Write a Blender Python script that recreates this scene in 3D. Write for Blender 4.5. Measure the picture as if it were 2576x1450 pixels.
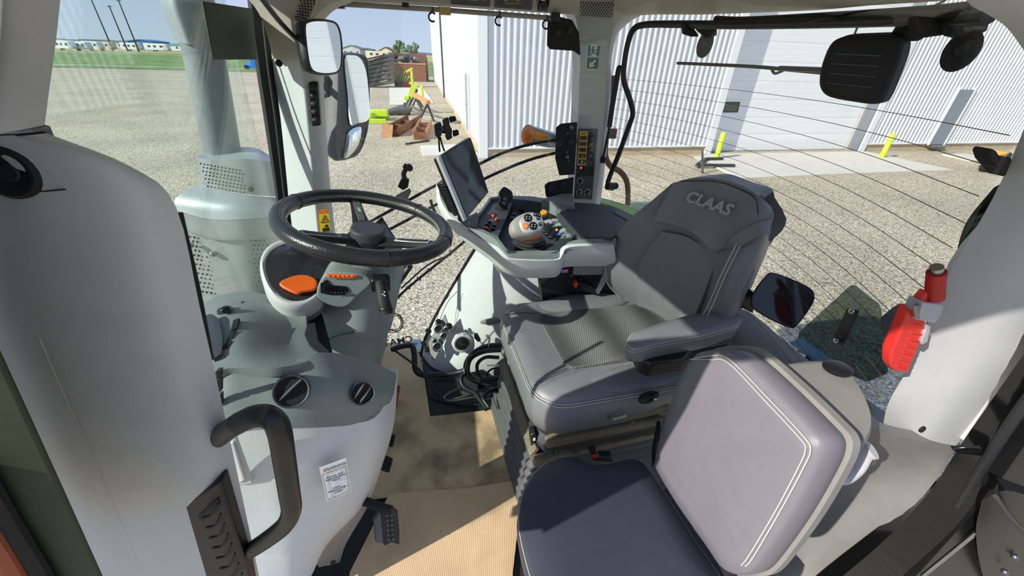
import bpy, bmesh, math, random
from mathutils import Vector, Matrix, Euler
random.seed(7)
for o in list(bpy.data.objects): bpy.data.objects.remove(o)
scene = bpy.context.scene
COL = scene.collection
V = Vector
# ------------------------------------------------------------------ camera
FPX, CX, CY, EYE = 968.0, 1288.0, 725.0, 1.25
def _basis(yaw, pitch, roll):
    y, p, r = map(math.radians, (yaw, pitch, roll))
    f = V((math.sin(y)*math.cos(p), math.cos(y)*math.cos(p), -math.sin(p)))
    r0 = V((math.cos(y), -math.sin(y), 0)); u0 = r0.cross(f)
    return r0*math.cos(r)+u0*math.sin(r), u0*math.cos(r)-r0*math.sin(r), f
CR, CU, CF = _basis(10, 31, 2.0)
CP = V((0, 0, EYE))
cam_d = bpy.data.cameras.new('camera'); cam = bpy.data.objects.new('camera', cam_d); COL.objects.link(cam)
cam_d.sensor_width = 36; cam_d.lens = FPX/2576*36; cam_d.clip_start = 0.02; cam_d.clip_end = 3000
cam.matrix_world = Matrix(((CR.x, CU.x, -CF.x, CP.x), (CR.y, CU.y, -CF.y, CP.y), (CR.z, CU.z, -CF.z, CP.z), (0, 0, 0, 1)))
scene.camera = cam
# ------------------------------------------------------------------ light
w = bpy.data.worlds.new('sky'); scene.world = w; w.use_nodes = True
nt = w.node_tree; nt.nodes.clear()
out = nt.nodes.new('ShaderNodeOutputWorld'); bg = nt.nodes.new('ShaderNodeBackground')
tc = nt.nodes.new('ShaderNodeTexCoord'); sx = nt.nodes.new('ShaderNodeSeparateXYZ'); rp = nt.nodes.new('ShaderNodeValToRGB')
nt.links.new(tc.outputs['Generated'], sx.inputs[0]); nt.links.new(sx.outputs['Z'], rp.inputs[0])
nt.links.new(rp.outputs[0], bg.inputs[0]); nt.links.new(bg.outputs[0], out.inputs[0])
rp.color_ramp.elements[0].position = 0.0; rp.color_ramp.elements[0].color = (0.48, 0.56, 0.70, 1)
rp.color_ramp.elements[1].position = 0.75; rp.color_ramp.elements[1].color = (0.26, 0.38, 0.62, 1)
e = rp.color_ramp.elements.new(0.15); e.color = (0.37, 0.455, 0.655, 1)
bg.inputs[1].default_value = 1.05
sun_d = bpy.data.lights.new('sun', 'SUN'); sun = bpy.data.objects.new('sun', sun_d); COL.objects.link(sun)
SUN_AZ, SUN_EL = math.radians(21), math.radians(32.5)      # direction the light travels, from +X towards +Y
SD = V((math.cos(SUN_AZ)*math.cos(SUN_EL), math.sin(SUN_AZ)*math.cos(SUN_EL), -math.sin(SUN_EL)))
sun.rotation_euler = SD.to_track_quat('-Z', 'Y').to_euler(); sun.location = (-4, -2, 6)
sun_d.energy = 4.8; sun_d.angle = math.radians(0.55); sun_d.color = (1.0, 0.955, 0.88)
vs = scene.view_settings; vs.view_transform = 'Standard'; vs.look = 'None'; vs.gamma = 1; vs.use_curve_mapping = False; vs.exposure = 0.3
# ------------------------------------------------------------------ pixels of the photograph to points in the place
def ray(x, y): return CR*((x-CX)/FPX)+CU*((CY-y)/FPX)+CF
def at(x, y, X=None, Y=None, Z=None, D=None):
    d = ray(x, y)
    t = X/d.x if X is not None else Y/d.y if Y is not None else (Z-EYE)/d.z if Z is not None else D
    return CP+d*t
def on(x, y, p, n):
    d = ray(x, y); return CP+d*((V(p)-CP).dot(n)/d.dot(n))
GZ = -1.75
def gr(x, y): return at(x, y, Z=GZ)
# ------------------------------------------------------------------ materials
def lin(c): return tuple((v/255/12.92 if v/255 <= 0.04045 else ((v/255+0.055)/1.055)**2.4) for v in c)
MATS = {}
def mat(name, rgb, rough=0.55, metal=0.0, var=0.06, vscale=30, bump=0.0, bscale=300, spec=0.5, coat=0.0, stretch=None, emit=0.0):
    """plain procedural surface: colour with a little noise in it, fine grain as bump"""
    m = bpy.data.materials.new(name); m.use_nodes = True; n = m.node_tree; b = n.nodes['Principled BSDF']
    c = lin(rgb)
    b.inputs['Roughness'].default_value = rough; b.inputs['Metallic'].default_value = metal
    b.inputs['Specular IOR Level'].default_value = spec; b.inputs['Coat Weight'].default_value = coat
    tc = n.nodes.new('ShaderNodeTexCoord'); src = tc.outputs['Object']
    if stretch:
        mp = n.nodes.new('ShaderNodeMapping'); mp.inputs['Scale'].default_value = stretch; n.links.new(src, mp.inputs[0]); src = mp.outputs[0]
    nz = n.nodes.new('ShaderNodeTexNoise'); nz.inputs['Scale'].default_value = vscale; nz.inputs['Detail'].default_value = 4
    n.links.new(src, nz.inputs['Vector'])
    r = n.nodes.new('ShaderNodeValToRGB'); n.links.new(nz.outputs['Fac'], r.inputs[0])
    r.color_ramp.elements[0].position = .3; r.color_ramp.elements[1].position = .7
    r.color_ramp.elements[0].color = (*[v*(1-var) for v in c], 1); r.color_ramp.elements[1].color = (*[min(1, v*(1+var)) for v in c], 1)
    n.links.new(r.outputs[0], b.inputs['Base Color'])
    if bump:
        n2 = n.nodes.new('ShaderNodeTexNoise'); n2.inputs['Scale'].default_value = bscale; n2.inputs['Detail'].default_value = 2
        n.links.new(src, n2.inputs['Vector'])
        bp = n.nodes.new('ShaderNodeBump'); bp.inputs['Strength'].default_value = bump; bp.inputs['Distance'].default_value = .002
        n.links.new(n2.outputs['Fac'], bp.inputs['Height']); n.links.new(bp.outputs[0], b.inputs['Normal'])
    if emit:
        b.inputs['Emission Color'].default_value = (*c, 1); b.inputs['Emission Strength'].default_value = emit
    MATS[name] = m; return m
def fabric(name, a, b, scale):
    m = mat(name, a, .75); n = m.node_tree; bs = n.nodes['Principled BSDF']; tc = n.nodes.new('ShaderNodeTexCoord'); mp = n.nodes.new('ShaderNodeMapping')
    mp.inputs['Rotation'].default_value = (0, 0, .6); mp.inputs['Scale'].default_value = (1, .6, 1); n.links.new(tc.outputs['Object'], mp.inputs[0])
    ck = n.nodes.new('ShaderNodeTexVoronoi'); ck.inputs['Scale'].default_value = scale; ck.inputs['Randomness'].default_value = .0; n.links.new(mp.outputs[0], ck.inputs['Vector'])
    r = n.nodes.new('ShaderNodeValToRGB'); r.color_ramp.elements[0].position = .25; r.color_ramp.elements[0].color = (*lin(a), 1); r.color_ramp.elements[1].position = .5; r.color_ramp.elements[1].color = (*lin(b), 1)
    n.links.new(ck.outputs['Distance'], r.inputs[0]); n.links.new(r.outputs[0], bs.inputs['Base Color']); return m
def glass(name, tint, refl=1.0, ior=1.5, haze=0.0):
    m = bpy.data.materials.new(name); m.use_nodes = True; n = m.node_tree; n.nodes.clear()
    o = n.nodes.new('ShaderNodeOutputMaterial'); t = n.nodes.new('ShaderNodeBsdfTransparent'); g = n.nodes.new('ShaderNodeBsdfGlossy')
    f = n.nodes.new('ShaderNodeLayerWeight'); f.inputs[0].default_value = .5; mx = n.nodes.new('ShaderNodeMixShader')
    pw = n.nodes.new('ShaderNodeMath'); pw.operation = 'POWER'; pw.inputs[1].default_value = 5; mu = n.nodes.new('ShaderNodeMath'); mu.operation = 'MULTIPLY_ADD'
    t.inputs[0].default_value = (*tint, 1); g.inputs['Roughness'].default_value = 0.0; f0 = ((ior-1)/(ior+1))**2; mu.inputs[1].default_value = refl*(1-f0); mu.inputs[2].default_value = refl*f0
    n.links.new(f.outputs['Facing'], pw.inputs[0]); n.links.new(pw.outputs[0], mu.inputs[0]); n.links.new(mu.outputs[0], mx.inputs[0]); n.links.new(t.outputs[0], mx.inputs[1]); n.links.new(g.outputs[0], mx.inputs[2])
    n.links.new(mx.outputs[0], o.inputs[0]); MATS[name] = m; return m
mat('trim_mid', (172, 173, 173), .58, bump=.12, bscale=800, var=.025)  # darker copy of the pale trim, toned down for the sunlit rear pillar
mat('trim_grey', (196, 197, 196), .62, bump=.12, bscale=800, var=.03)
mat('trim_pale', (200, 203, 202), .55, bump=.25, bscale=420, var=.025)
mat('head_grey', (188, 181, 168), .7, bump=.3, bscale=380, var=.04)
mat('dash_dark', (130, 138, 137), .6, bump=.3, bscale=420, var=.03)
mat('dash_light', (216, 219, 219), .58, bump=.25, bscale=420, var=.03)
mat('dusty_grey', (134, 131, 125), .75, bump=.2, bscale=300, var=.10, vscale=14)
mat('charcoal', (62, 66, 74), .55, bump=.3, bscale=420, var=.05)
mat('black', (22, 22, 24), .42, var=.08)
mat('black_gloss', (14, 14, 15), .16, var=.05, coat=.3)
mat('black_matte', (26, 26, 27), .75, bump=.3, bscale=300)
mat('rubber', (36, 37, 39), .65, bump=.25, bscale=240, var=.10)
mat('black_metal', (24, 24, 25), .35, var=.06)
mat('leather', (120, 122, 125), .40, bump=.22, bscale=420, var=.05, spec=.45)
mat('leather_wheel', (44, 44, 47), .27, bump=.35, bscale=300, var=.06, spec=.5)
mat('leather_violet', (122, 117, 124), .46, bump=.14, bscale=500, var=.04, spec=.5)
mat('leather_shaded', (56, 58, 70), .5, bump=.14, bscale=500, var=.05, spec=.5)  # cushion leather darkened for the shadow lying over it
mat('bellows_rubber', (88, 88, 89), .6, bump=.2, bscale=240, var=.12)
mat('weave', (128, 129, 130), .6)
mat('thread', (196, 192, 184), .8)
mat('dust_brown', (118, 108, 90), .8, var=.2, vscale=25)
mat('thread_dark', (40, 38, 44), .8)
mat('orange', (243, 104, 30), .4, var=.03)
mat('orange_soft', (240, 150, 90), .4, var=.03)
mat('yellow', (243, 176, 28), .4, var=.03)
mat('panel_yellow', (226, 172, 52), .4, var=.03)
mat('green_dot', (34, 110, 66), .5); mat('pink_dot', (214, 120, 205), .5); mat('blue_dot', (48, 110, 220), .5)
mat('silver', (204, 206, 210), .3, metal=.35, var=.02)
mat('steel', (176, 178, 180), .28, metal=1.0, var=.06)
mat('zinc', (170, 176, 178), .4, metal=.9, var=.08)
mat('taupe', (156, 150, 143), .55, bump=.2, bscale=420)
mat('white_paint', (238, 240, 241), .5, var=.015)
mat('white_print', (236, 236, 236), .6, var=.01)
mat('grey_print', (160, 162, 164), .6, var=.02)
mat('sticker_white', (234, 234, 238), .45, var=.01)
mat('ink', (34, 34, 36), .6)
mat('sign_green', (8, 106, 64), .5, var=.03)
mat('sticker_yellow', (228, 190, 30), .5, var=.03)
mat('sticker_orange', (226, 110, 40), .5, var=.03)
mat('red_plastic', (226, 52, 44), .45, var=.04, bump=.15)
mat('red_dark', (170, 30, 28), .5, var=.05)
mat('red_lamp', (255, 60, 60), .4, emit=1.2)
mat('pale_clip', (180, 176, 178), .5, var=.02)
mat('tan_clip', (190, 160, 92), .5)
mat('screen', (72, 77, 78), .08, var=.05, spec=.6)  # base lightened in place of the sky mirrored in the screen
mat('gauge_glass', (50, 50, 56), .06, var=.08, spec=.7)  # base lightened to stand for the reflection in the instrument glass
mat('amber', (232, 120, 28), .25, var=.06); mat('reflector_amber', (246, 158, 22), .35, var=.03)
mat('mirror', (238, 242, 242), .015, metal=1.0, var=0)
mat('mirror_dark', (24, 25, 30), .05, var=.1, spec=.6)
mat('copper', (150, 74, 48), .5, var=.1)
mat('brown_pipe', (92, 58, 38), .5, var=.1)
mat('exhaust_grey', (134, 140, 141), .5, metal=.2, var=.08)
mat('shield_grey', (168, 174, 174), .45, metal=.4, var=.06)
mat('tractor_green', (104, 150, 46), .4, var=.08)
mat('tread_green', (170, 190, 172), .6, var=.08)
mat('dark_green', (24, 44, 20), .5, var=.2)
mat('bolt', (120, 122, 124), .4, metal=.9)
mat('lime', (196, 226, 56), .5, var=.04)
mat('rust', (126, 84, 60), .8, var=.25, vscale=9)
mat('rust_light', (188, 140, 96), .8, var=.15, vscale=9)
mat('steel_dark', (58, 58, 60), .6, var=.15); mat('gun', (96, 96, 94), .6, var=.12)
mat('concrete', (206, 200, 188), .85, var=.06, vscale=1.5, bump=.2, bscale=60)
mat('footing', (190, 174, 146), .85, var=.08, vscale=3)
mat('door_grey', (140, 150, 158), .5, var=.03)
mat('slate_grey', (112, 118, 128), .55, var=.03)  # plain grey of the right door reveal and the hook casting
mat('window_dark', (104, 104, 92), .12, var=.06)
mat('end_wall', (204, 206, 208), .5, var=.015, vscale=2)  # darker copy of the wall white, toned down against the direct sun
mat('panel_grey', (120, 118, 115), .7, bump=.15, bscale=500, var=.06)  # darkened to carry the shadow that falls on the lower side panel
mat('corrugated', (222, 224, 227), .45, var=.015, vscale=2)
mat('pole_wood', (70, 62, 56), .8); mat('fence_steel', (176, 190, 184), .5, metal=.3)
mat('rv_white', (226, 230, 228), .5); mat('rv_cream', (216, 208, 186), .5); mat('roof_blue', (70, 120, 170), .6); mat('roof_teal', (110, 170, 170), .6); mat('roof_grey', (120, 128, 136), .7)
mat('wall_cream', (226, 214, 168), .7); mat('wall_far', (190, 196, 196), .7); mat('roof_brown', (122, 104, 98), .7); mat('far_red', (168, 84, 76), .7)
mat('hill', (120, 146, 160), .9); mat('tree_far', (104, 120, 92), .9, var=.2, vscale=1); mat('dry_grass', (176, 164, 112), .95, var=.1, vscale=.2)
mat('machine_blue', (36, 120, 210), .5); mat('machine_yellow', (246, 176, 30), .5); mat('far_red2', (214, 66, 50), .6)
mat('clear_plate', (60, 70, 64), .25)
fabric('seat_fabric', (158, 158, 154), (74, 75, 76), 190)
glass('glass_green', (0.90, 0.955, 0.925), 1.15)
glass('glass_clear', (0.965, 0.985, 0.975), .85)
glass('glass_rear', (0.955, 0.965, 0.945), .8)
glass('emblem_glass', (0.37, 0.43, 0.40), .9)
# ------------------------------------------------------------------ mesh helpers
def crom(p, n=6, closed=False):
    p = [V(q) for q in p]; L = len(p)
    if L < 3 or n < 2: return p
    r = []
    for i in range(L if closed else L-1):
        a = p[(i-1) % L] if (closed or i > 0) else p[0]*2-p[1]
        b, c = p[i], p[(i+1) % L]
        d = p[(i+2) % L] if (closed or i+2 < L) else p[-1]*2-p[-2]
        for k in range(n):
            t = k/n
            r.append(((b*2)+(c-a)*t+(a*2-b*5+c*4-d)*t*t+(b*3-a-c*3+d)*t*t*t)*.5)
    if not closed: r.append(p[-1].copy())
    return r
def frame(axis, up=V((0, 0, 1))):
    z = V(axis).normalized()
    if abs(z.dot(up)) > .98: up = V((0, 1, 0)) if abs(z.y) < .9 else V((1, 0, 0))
    x = V(up).cross(z).normalized(); return x, z.cross(x), z
def newell(p):
    n = V((0, 0, 0))
    for i in range(len(p)):
        a, b = p[i], p[(i+1) % len(p)]
        n += V(((a.y-b.y)*(a.z+b.z), (a.z-b.z)*(a.x+b.x), (a.x-b.x)*(a.y+b.y)))
    return n.normalized()
class MB:
    def __init__(s): s.v = []; s.f = []
    def add(s, vs, fs):
        k = len(s.v); s.v += [V(q) for q in vs]; s.f += [tuple(i+k for i in f) for f in fs]; return s
    def box(s, c, size, rot=None):
        hx, hy, hz = [q/2 for q in size]; R = rot.to_3x3() if rot else Matrix.Identity(3)
        vs = [V(c)+R@V((x, y, z)) for x in (-hx, hx) for y in (-hy, hy) for z in (-hz, hz)]
        return s.add(vs, [(0, 1, 3, 2), (4, 6, 7, 5), (0, 4, 5, 1), (2, 3, 7, 6), (0, 2, 6, 4), (1, 5, 7, 3)])
    def bar(s, a, b, w, h, up=V((0, 0, 1))):
        a, b = V(a), V(b); x, y, z = frame(b-a, up)
        M = Matrix((x, y, z)).transposed()
        return s.box((a+b)/2, (w, h, (b-a).length), M)
    def prism(s, pts, depth, dirn=None):
        pts = [V(q) for q in pts]; n = newell(pts); c = sum(pts, V())/len(pts)
        if n.dot(CP-c) < 0: pts.reverse(); n = -n
        d = V(dirn) if dirn is not None else -n*depth
        L = len(pts); s.add(pts+[q+d for q in pts], [tuple(range(L)), tuple(reversed(range(L, 2*L)))]+[((i+1) % L, i, L+i, L+(i+1) % L) for i in range(L)])
        return s
    def rings(s, rs, cap=True, closed=False):
        L = len(rs[0]); vs = [q for r in rs for q in r]; fs = []
        N = len(rs)
        for i in range(N if closed else N-1):
            j = (i+1) % N
            for k in range(L): fs.append((i*L+k, i*L+(k+1) % L, j*L+(k+1) % L, j*L+k))
        if cap and not closed: fs += [tuple(reversed(range(L))), tuple(range((N-1)*L, N*L))]
        return s.add(vs, fs)
    def tube(s, path, r, seg=10, n=5, closed=False, cap=True, flat=None):
        path = crom(path, n, closed) if n > 1 else [V(q) for q in path]
        N = len(path); rr = r if isinstance(r, (list, tuple)) else None; rs = []; px = None
        for i, p in enumerate(path):
            t = (path[(i+1) % N]-path[i-1]) if closed else (path[min(i+1, N-1)]-path[max(i-1, 0)])
            t = t.normalized()
            if px is None: x, y, _ = frame(t)
            else:
                x = (px-t*px.dot(t)).normalized(); y = t.cross(x)
            px = x
            R = r if rr is None else rr[0]+(rr[-1]-rr[0])*i/(N-1) if len(rr) == 2 else crom([V((q, 0, 0)) for q in rr], max(1, (N-1)//(len(rr)-1)))[min(i, (N-1))].x
            b = R*(flat or 1)
            rs.append([p+x*math.cos(a)*R+y*math.sin(a)*b for a in [2*math.pi*k/seg for k in range(seg)]])
        return s.rings(rs, cap, closed)
    def lathe(s, o, axis, prof, seg=24, up=V((0, 0, 1)), sx=1.0, sy=1.0):
        x, y, z = frame(axis, up); o = V(o); rs = []
        for r, h in prof: rs.append([o+z*h+x*r*sx*math.cos(a)+y*r*sy*math.sin(a) for a in [2*math.pi*k/seg for k in range(seg)]])
        return s.rings(rs)
    def sheet(s, rows, nu=4, nv=4, thick=.006, face=None):
        rows = [crom(r, nu) for r in rows]; cols = [crom([r[k] for r in rows], nv) for k in range(len(rows[0]))]
        U, W = len(cols), len(cols[0]); P = [[cols[u][v] for u in range(U)] for v in range(W)]
        N = [[None]*U for _ in range(W)]
        for v in range(W):
            for u in range(U):
                a = P[v][min(u+1, U-1)]-P[v][max(u-1, 0)]; b = P[min(v+1, W-1)][u]-P[max(v-1, 0)][u]
                q = a.cross(b); N[v][u] = q.normalized() if q.length > 1e-12 else V((0, 0, 1))
        c = P[W//2][U//2]; ref = V(face) if face is not None else CP-c
        sg = 1 if N[W//2][U//2].dot(ref) > 0 else -1
        vs = [P[v][u] for v in range(W) for u in range(U)]+[P[v][u]-N[v][u]*sg*thick for v in range(W) for u in range(U)]
        K = U*W; fs = []
        for v in range(W-1):
            for u in range(U-1):
                a, b, c2, d = v*U+u, v*U+u+1, (v+1)*U+u+1, (v+1)*U+u
                fs.append((a, b, c2, d) if sg > 0 else (d, c2, b, a)); q = tuple(K+i for i in (d, c2, b, a)); fs.append(q if sg > 0 else q[::-1])
        rim = [u for u in range(U)]+[v*U+U-1 for v in range(1, W)]+[(W-1)*U+u for u in range(U-2, -1, -1)]+[v*U for v in range(W-2, 0, -1)]
        for i in range(len(rim)):
            a, b = rim[i], rim[(i+1) % len(rim)]; q = (b, a, K+a, K+b); fs.append(q if sg > 0 else q[::-1])
        return s.add(vs, fs)
    def sphere(s, c, r, seg=14, rot=None):
        r = (r, r, r) if not isinstance(r, (tuple, list)) else r; R = rot.to_3x3() if rot else Matrix.Identity(3); rs = []
        for i in range(seg//2+1):
            t = math.pi*(i/(seg//2))*.996+.006; rs.append([V(c)+R@V((r[0]*math.sin(t)*math.cos(a), r[1]*math.sin(t)*math.sin(a), r[2]*math.cos(t))) for a in [2*math.pi*k/seg for k in range(seg)]])
        return s.rings(rs)
    def build(s, name, m, parent=None, bevel=0.0, seg=2, smooth=35, sub=0):
        me = bpy.data.meshes.new(name); me.from_pydata([tuple(q) for q in s.v], [], s.f); me.update()
        bm = bmesh.new(); bm.from_mesh(me); bmesh.ops.recalc_face_normals(bm, faces=bm.faces); bm.to_mesh(me); bm.free()
        return finish(me, name, m, parent, bevel, seg, smooth, sub)
def finish(me, name, m, parent=None, bevel=0.0, seg=2, smooth=35, sub=0):
    me.materials.clear(); me.materials.append(MATS[m] if isinstance(m, str) else m)
    if smooth:
        me.polygons.foreach_set('use_smooth', [True]*len(me.polygons)); me.set_sharp_from_angle(angle=math.radians(smooth))
    o = bpy.data.objects.new(name, me); COL.objects.link(o)
    if bevel:
        b = o.modifiers.new('bevel', 'BEVEL'); b.width = bevel; b.segments = seg; b.limit_method = 'ANGLE'; b.angle_limit = math.radians(38); b.harden_normals = False
    if sub:
        q = o.modifiers.new('subsurf', 'SUBSURF'); q.levels = sub; q.render_levels = sub
    if parent is not None: o.parent = parent
    return o
THINGS = []
def thing(name, label, cat, group=None):
    o = bpy.data.objects.new(name, None); COL.objects.link(o); o.empty_display_size = .05
    o['label'] = label; o['category'] = cat
    if group: o['group'] = group
    THINGS.append(o); return o
def tag(o, label, cat, group=None):
    o['label'] = label; o['category'] = cat
    if group: o['group'] = group
    THINGS.append(o); return o
def struct(o, label=None):
    o['kind'] = 'structure'
    if label: o['label'] = label; 
    THINGS.append(o); return o
def lab(o, label): o['label'] = label; return o
def settle_origins():
    """put every thing's origin at its base; the parts keep their places"""
    for t in THINGS:
        ms = []; st = [t]
        while st:
            q = st.pop(); st += list(q.children)
            if q.type == 'MESH': ms.append(q)
        vs = [v.co for q in ms for v in q.data.vertices]
        if not vs: continue
        lo = V([min(v[i] for v in vs) for i in range(3)]); hi = V([max(v[i] for v in vs) for i in range(3)])
        b = V(((lo.x+hi.x)/2, (lo.y+hi.y)/2, lo.z))
        if t.type == 'MESH':
            t.data.transform(Matrix.Translation(-b)); t.location = b
        else: t.location = b
        for c in t.children: c.location = -b
def text_mb(s, size, origin, xdir, ydir, depth=.0006, align='CENTER', space=1.0, shear=0.0, bold=0.0):
    cu = bpy.data.curves.new('t', 'FONT'); cu.body = s; cu.size = size; cu.align_x = align; cu.align_y = 'CENTER'; cu.extrude = depth/2; cu.space_line = space; cu.shear = shear; cu.offset = bold; cu.resolution_u = 3
    o = bpy.data.objects.new('t', cu); COL.objects.link(o); dg = bpy.context.evaluated_depsgraph_get()
    me = bpy.data.meshes.new_from_object(o.evaluated_get(dg)); bpy.data.objects.remove(o); bpy.data.curves.remove(cu)
    x, y = V(xdir).normalized(), V(ydir).normalized(); z = x.cross(y)
    me.transform(Matrix(((x.x, y.x, z.x, origin[0]), (x.y, y.y, z.y, origin[1]), (x.z, y.z, z.z, origin[2]), (0, 0, 0, 1)))); return me
def text(name, m, parent, *a, **k): return finish(text_mb(*a, **k), name, m, parent, smooth=0)
def copy_tree(o, parent=None):
    c = o.copy(); COL.objects.link(c); c.parent = parent
    for ch in list(o.children): copy_tree(ch, c)
    return c
def disc(c, n, r, h, seg=20): return MB().lathe(c, n, [(r*.9, 0), (r, h*.15), (r, h*.85), (r*.9, h)], seg)
# ================================================================== outside: yard, building, field
def ground_mat():
    m = bpy.data.materials.new('gravel'); m.use_nodes = True; n = m.node_tree; b = n.nodes['Principled BSDF']; b.inputs['Roughness'].default_value = .9
    b.inputs['Specular IOR Level'].default_value = .2
    tc = n.nodes.new('ShaderNodeTexCoord')
    v = n.nodes.new('ShaderNodeTexVoronoi'); v.inputs['Scale'].default_value = 33; n.links.new(tc.outputs['Object'], v.inputs['Vector'])
    v2 = n.nodes.new('ShaderNodeTexVoronoi'); v2.inputs['Scale'].default_value = 62; n.links.new(tc.outputs['Object'], v2.inputs['Vector'])
    sp = n.nodes.new('ShaderNodeSeparateColor'); n.links.new(v.outputs['Color'], sp.inputs[0])
    r = n.nodes.new('ShaderNodeValToRGB'); n.links.new(sp.outputs[0], r.inputs[0])
    cs = [(0, (142, 130, 114)), (.2, (196, 182, 158)), (.5, (226, 212, 184)), (.75, (208, 190, 158)), (.9, (246, 238, 220)), (1, (160, 152, 144))]
    el = r.color_ramp.elements; el[0].color = (*lin(cs[0][1]), 1); el[1].color = (*lin(cs[-1][1]), 1)
    for p, c in cs[1:-1]: q = el.new(p); q.color = (*lin(c), 1)
    gap = n.nodes.new('ShaderNodeMapRange'); gap.inputs[1].default_value = .3; gap.inputs[2].default_value = .62; gap.inputs[3].default_value = 1; gap.inputs[4].default_value = .55
    n.links.new(v.outputs['Distance'], gap.inputs[0])
    nz = n.nodes.new('ShaderNodeTexNoise'); nz.inputs['Scale'].default_value = .35; nz.inputs['Detail'].default_value = 5; n.links.new(tc.outputs['Object'], nz.inputs['Vector'])
    mr = n.nodes.new('ShaderNodeMapRange'); mr.inputs[1].default_value = .3; mr.inputs[2].default_value = .7; mr.inputs[3].default_value = .86; mr.inputs[4].default_value = 1.12; n.links.new(nz.outputs['Fac'], mr.inputs[0])
    ml = n.nodes.new('ShaderNodeMath'); ml.operation = 'MULTIPLY'; n.links.new(gap.outputs[0], ml.inputs[0]); n.links.new(mr.outputs[0], ml.inputs[1])
    mx = n.nodes.new('ShaderNodeMix'); mx.data_type = 'RGBA'; mx.blend_type = 'MULTIPLY'; mx.inputs[0].default_value = 1
    n.links.new(r.outputs[0], mx.inputs[6]); n.links.new(ml.outputs[0], mx.inputs[7]); n.links.new(mx.outputs[2], b.inputs['Base Color'])
    ad = n.nodes.new('ShaderNodeMath'); ad.operation = 'ADD'; n.links.new(v.outputs['Distance'], ad.inputs[0]); n.links.new(v2.outputs['Distance'], ad.inputs[1])
    bp = n.nodes.new('ShaderNodeBump'); bp.invert = True; bp.inputs['Strength'].default_value = .55; bp.inputs['Distance'].default_value = .010
    n.links.new(ad.outputs[0], bp.inputs['Height']); n.links.new(bp.outputs[0], b.inputs['Normal']); MATS['gravel'] = m
ground_mat()
def grass_mat():
    m = bpy.data.materials.new('grass'); m.use_nodes = True; n = m.node_tree; b = n.nodes['Principled BSDF']; b.inputs['Roughness'].default_value = .9
    tc = n.nodes.new('ShaderNodeTexCoord'); nz = n.nodes.new('ShaderNodeTexNoise'); nz.inputs['Scale'].default_value = .28; nz.inputs['Detail'].default_value = 8; n.links.new(tc.outputs['Object'], nz.inputs['Vector'])
    r = n.nodes.new('ShaderNodeValToRGB'); n.links.new(nz.outputs['Fac'], r.inputs[0]); el = r.color_ramp.elements
    el[0].position = .32; el[0].color = (*lin((70, 92, 44)), 1); el[1].position = .62; el[1].color = (*lin((124, 152, 72)), 1)
    n.links.new(r.outputs[0], b.inputs['Base Color']); MATS['grass'] = m
grass_mat()
g = MB().add([(-700, -400, GZ), (700, -400, GZ), (700, 1200, GZ), (-700, 1200, GZ)], [(0, 1, 2, 3)]).build('ground', 'gravel', smooth=0); struct(g)
pa, pb = gr(130, 169.5), gr(1000, 190); fdir = (pb-pa).normalized(); fn = V((-fdir.y, fdir.x, 0)); 
P0, P1 = pa-fdir*120, pb+fdir*160
g = MB().add([P0+V((0, 0, .03)), P1+V((0, 0, .03)), P1+fn*130+V((0, 0, .03)), P0+fn*130+V((0, 0, .03))], [(0, 1, 2, 3)]).build('floor_lawn', 'grass', smooth=0)
g['kind'] = 'stuff'; g['label'] = 'wide green grass field beyond the wire fence'; g['category'] = 'grass'; THINGS.append(g)
g = MB().add([P0+fn*130+V((0, 0, .05)), P1+fn*130+V((0, 0, .05)), P1+fn*900+V((0, 0, .05)), P0+fn*900+V((0, 0, .05))], [(0, 1, 2, 3)]).build('floor_dry_grass', 'dry_grass', smooth=0)
g['kind'] = 'stuff'; g['label'] = 'dry straw coloured ground behind the green field'; g['category'] = 'ground'; THINGS.append(g)
# fence along the edge of the yard
fe = thing('wire_fence', 'long grey wire mesh fence with round posts along the green field', 'fence')
Lf = (pb-pa).length; k0 = -8
for i in range(34):
    q = pa+fdir*(Lf*(i-6)/14.0)
    MB().tube([q, q+V((0, 0, 1.85))], .045, 8, 1).build('post', 'fence_steel', fe)
for z in (.35, 1.82):
    MB().tube([pa-fdir*Lf*.45+V((0, 0, z)), pb+fdir*Lf*.95+V((0, 0, z))], .035, 6, 1).build('rail', 'fence_steel', fe)
# ---- building
BA = math.radians(3.0); BX = V((math.cos(BA), math.sin(BA), 0)); BY = V((-math.sin(BA), math.cos(BA), 0)); B0 = V((1.2, 13.6, GZ))
def bp_(s, t, z): return B0+BX*s+BY*t+V((0, 0, z))
def corrug(s0, s1, z0, z1, per=.2, h=.034, along=BX, out=None, o=None):
    out = out or -BY; o = o or B0; pr = [(0, 0), (.46, 0), (.56, 1), (.80, 1), (.90, 0)]; xs = []
    n = int((s1-s0)/per)
    for i in range(n):
        for f, k in pr: xs.append((s0+(i+f)*per, k*h))
    xs.append((s1, 0)); m = MB(); vs = []
    for x, d in xs: vs += [o+along*x+out*d+V((0, 0, z0)), o+along*x+out*d+V((0, 0, z1))]
    m.add(vs, [(2*i, 2*i+2, 2*i+3, 2*i+1) for i in range(len(xs)-1)]); return m
HB = 7.0; SD0, SD1 = 9.0, 16.15; RD = .42
jl = gr(1786, 388); SD0 = (jl-B0).dot(BX); jr = gr(2172, 385); SD1 = (jr-B0).dot(BX)
bld = corrug(.12, SD0-.28, .32, HB).build('wall_building', 'corrugated', smooth=0); struct(bld); lab(bld, 'white corrugated metal wall of the large shed')
corrug(SD1+.3, SD1+16, .32, HB).build('corrugated_sheet', 'corrugated', bld, smooth=0)
m = MB()
for a, b in ((.0, SD0), (SD1, SD1+16)): m.box((bp_((a+b)/2, .15, .16)), (b-a, .3, .32), Matrix.Rotation(BA, 3, 'Z'))
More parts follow.
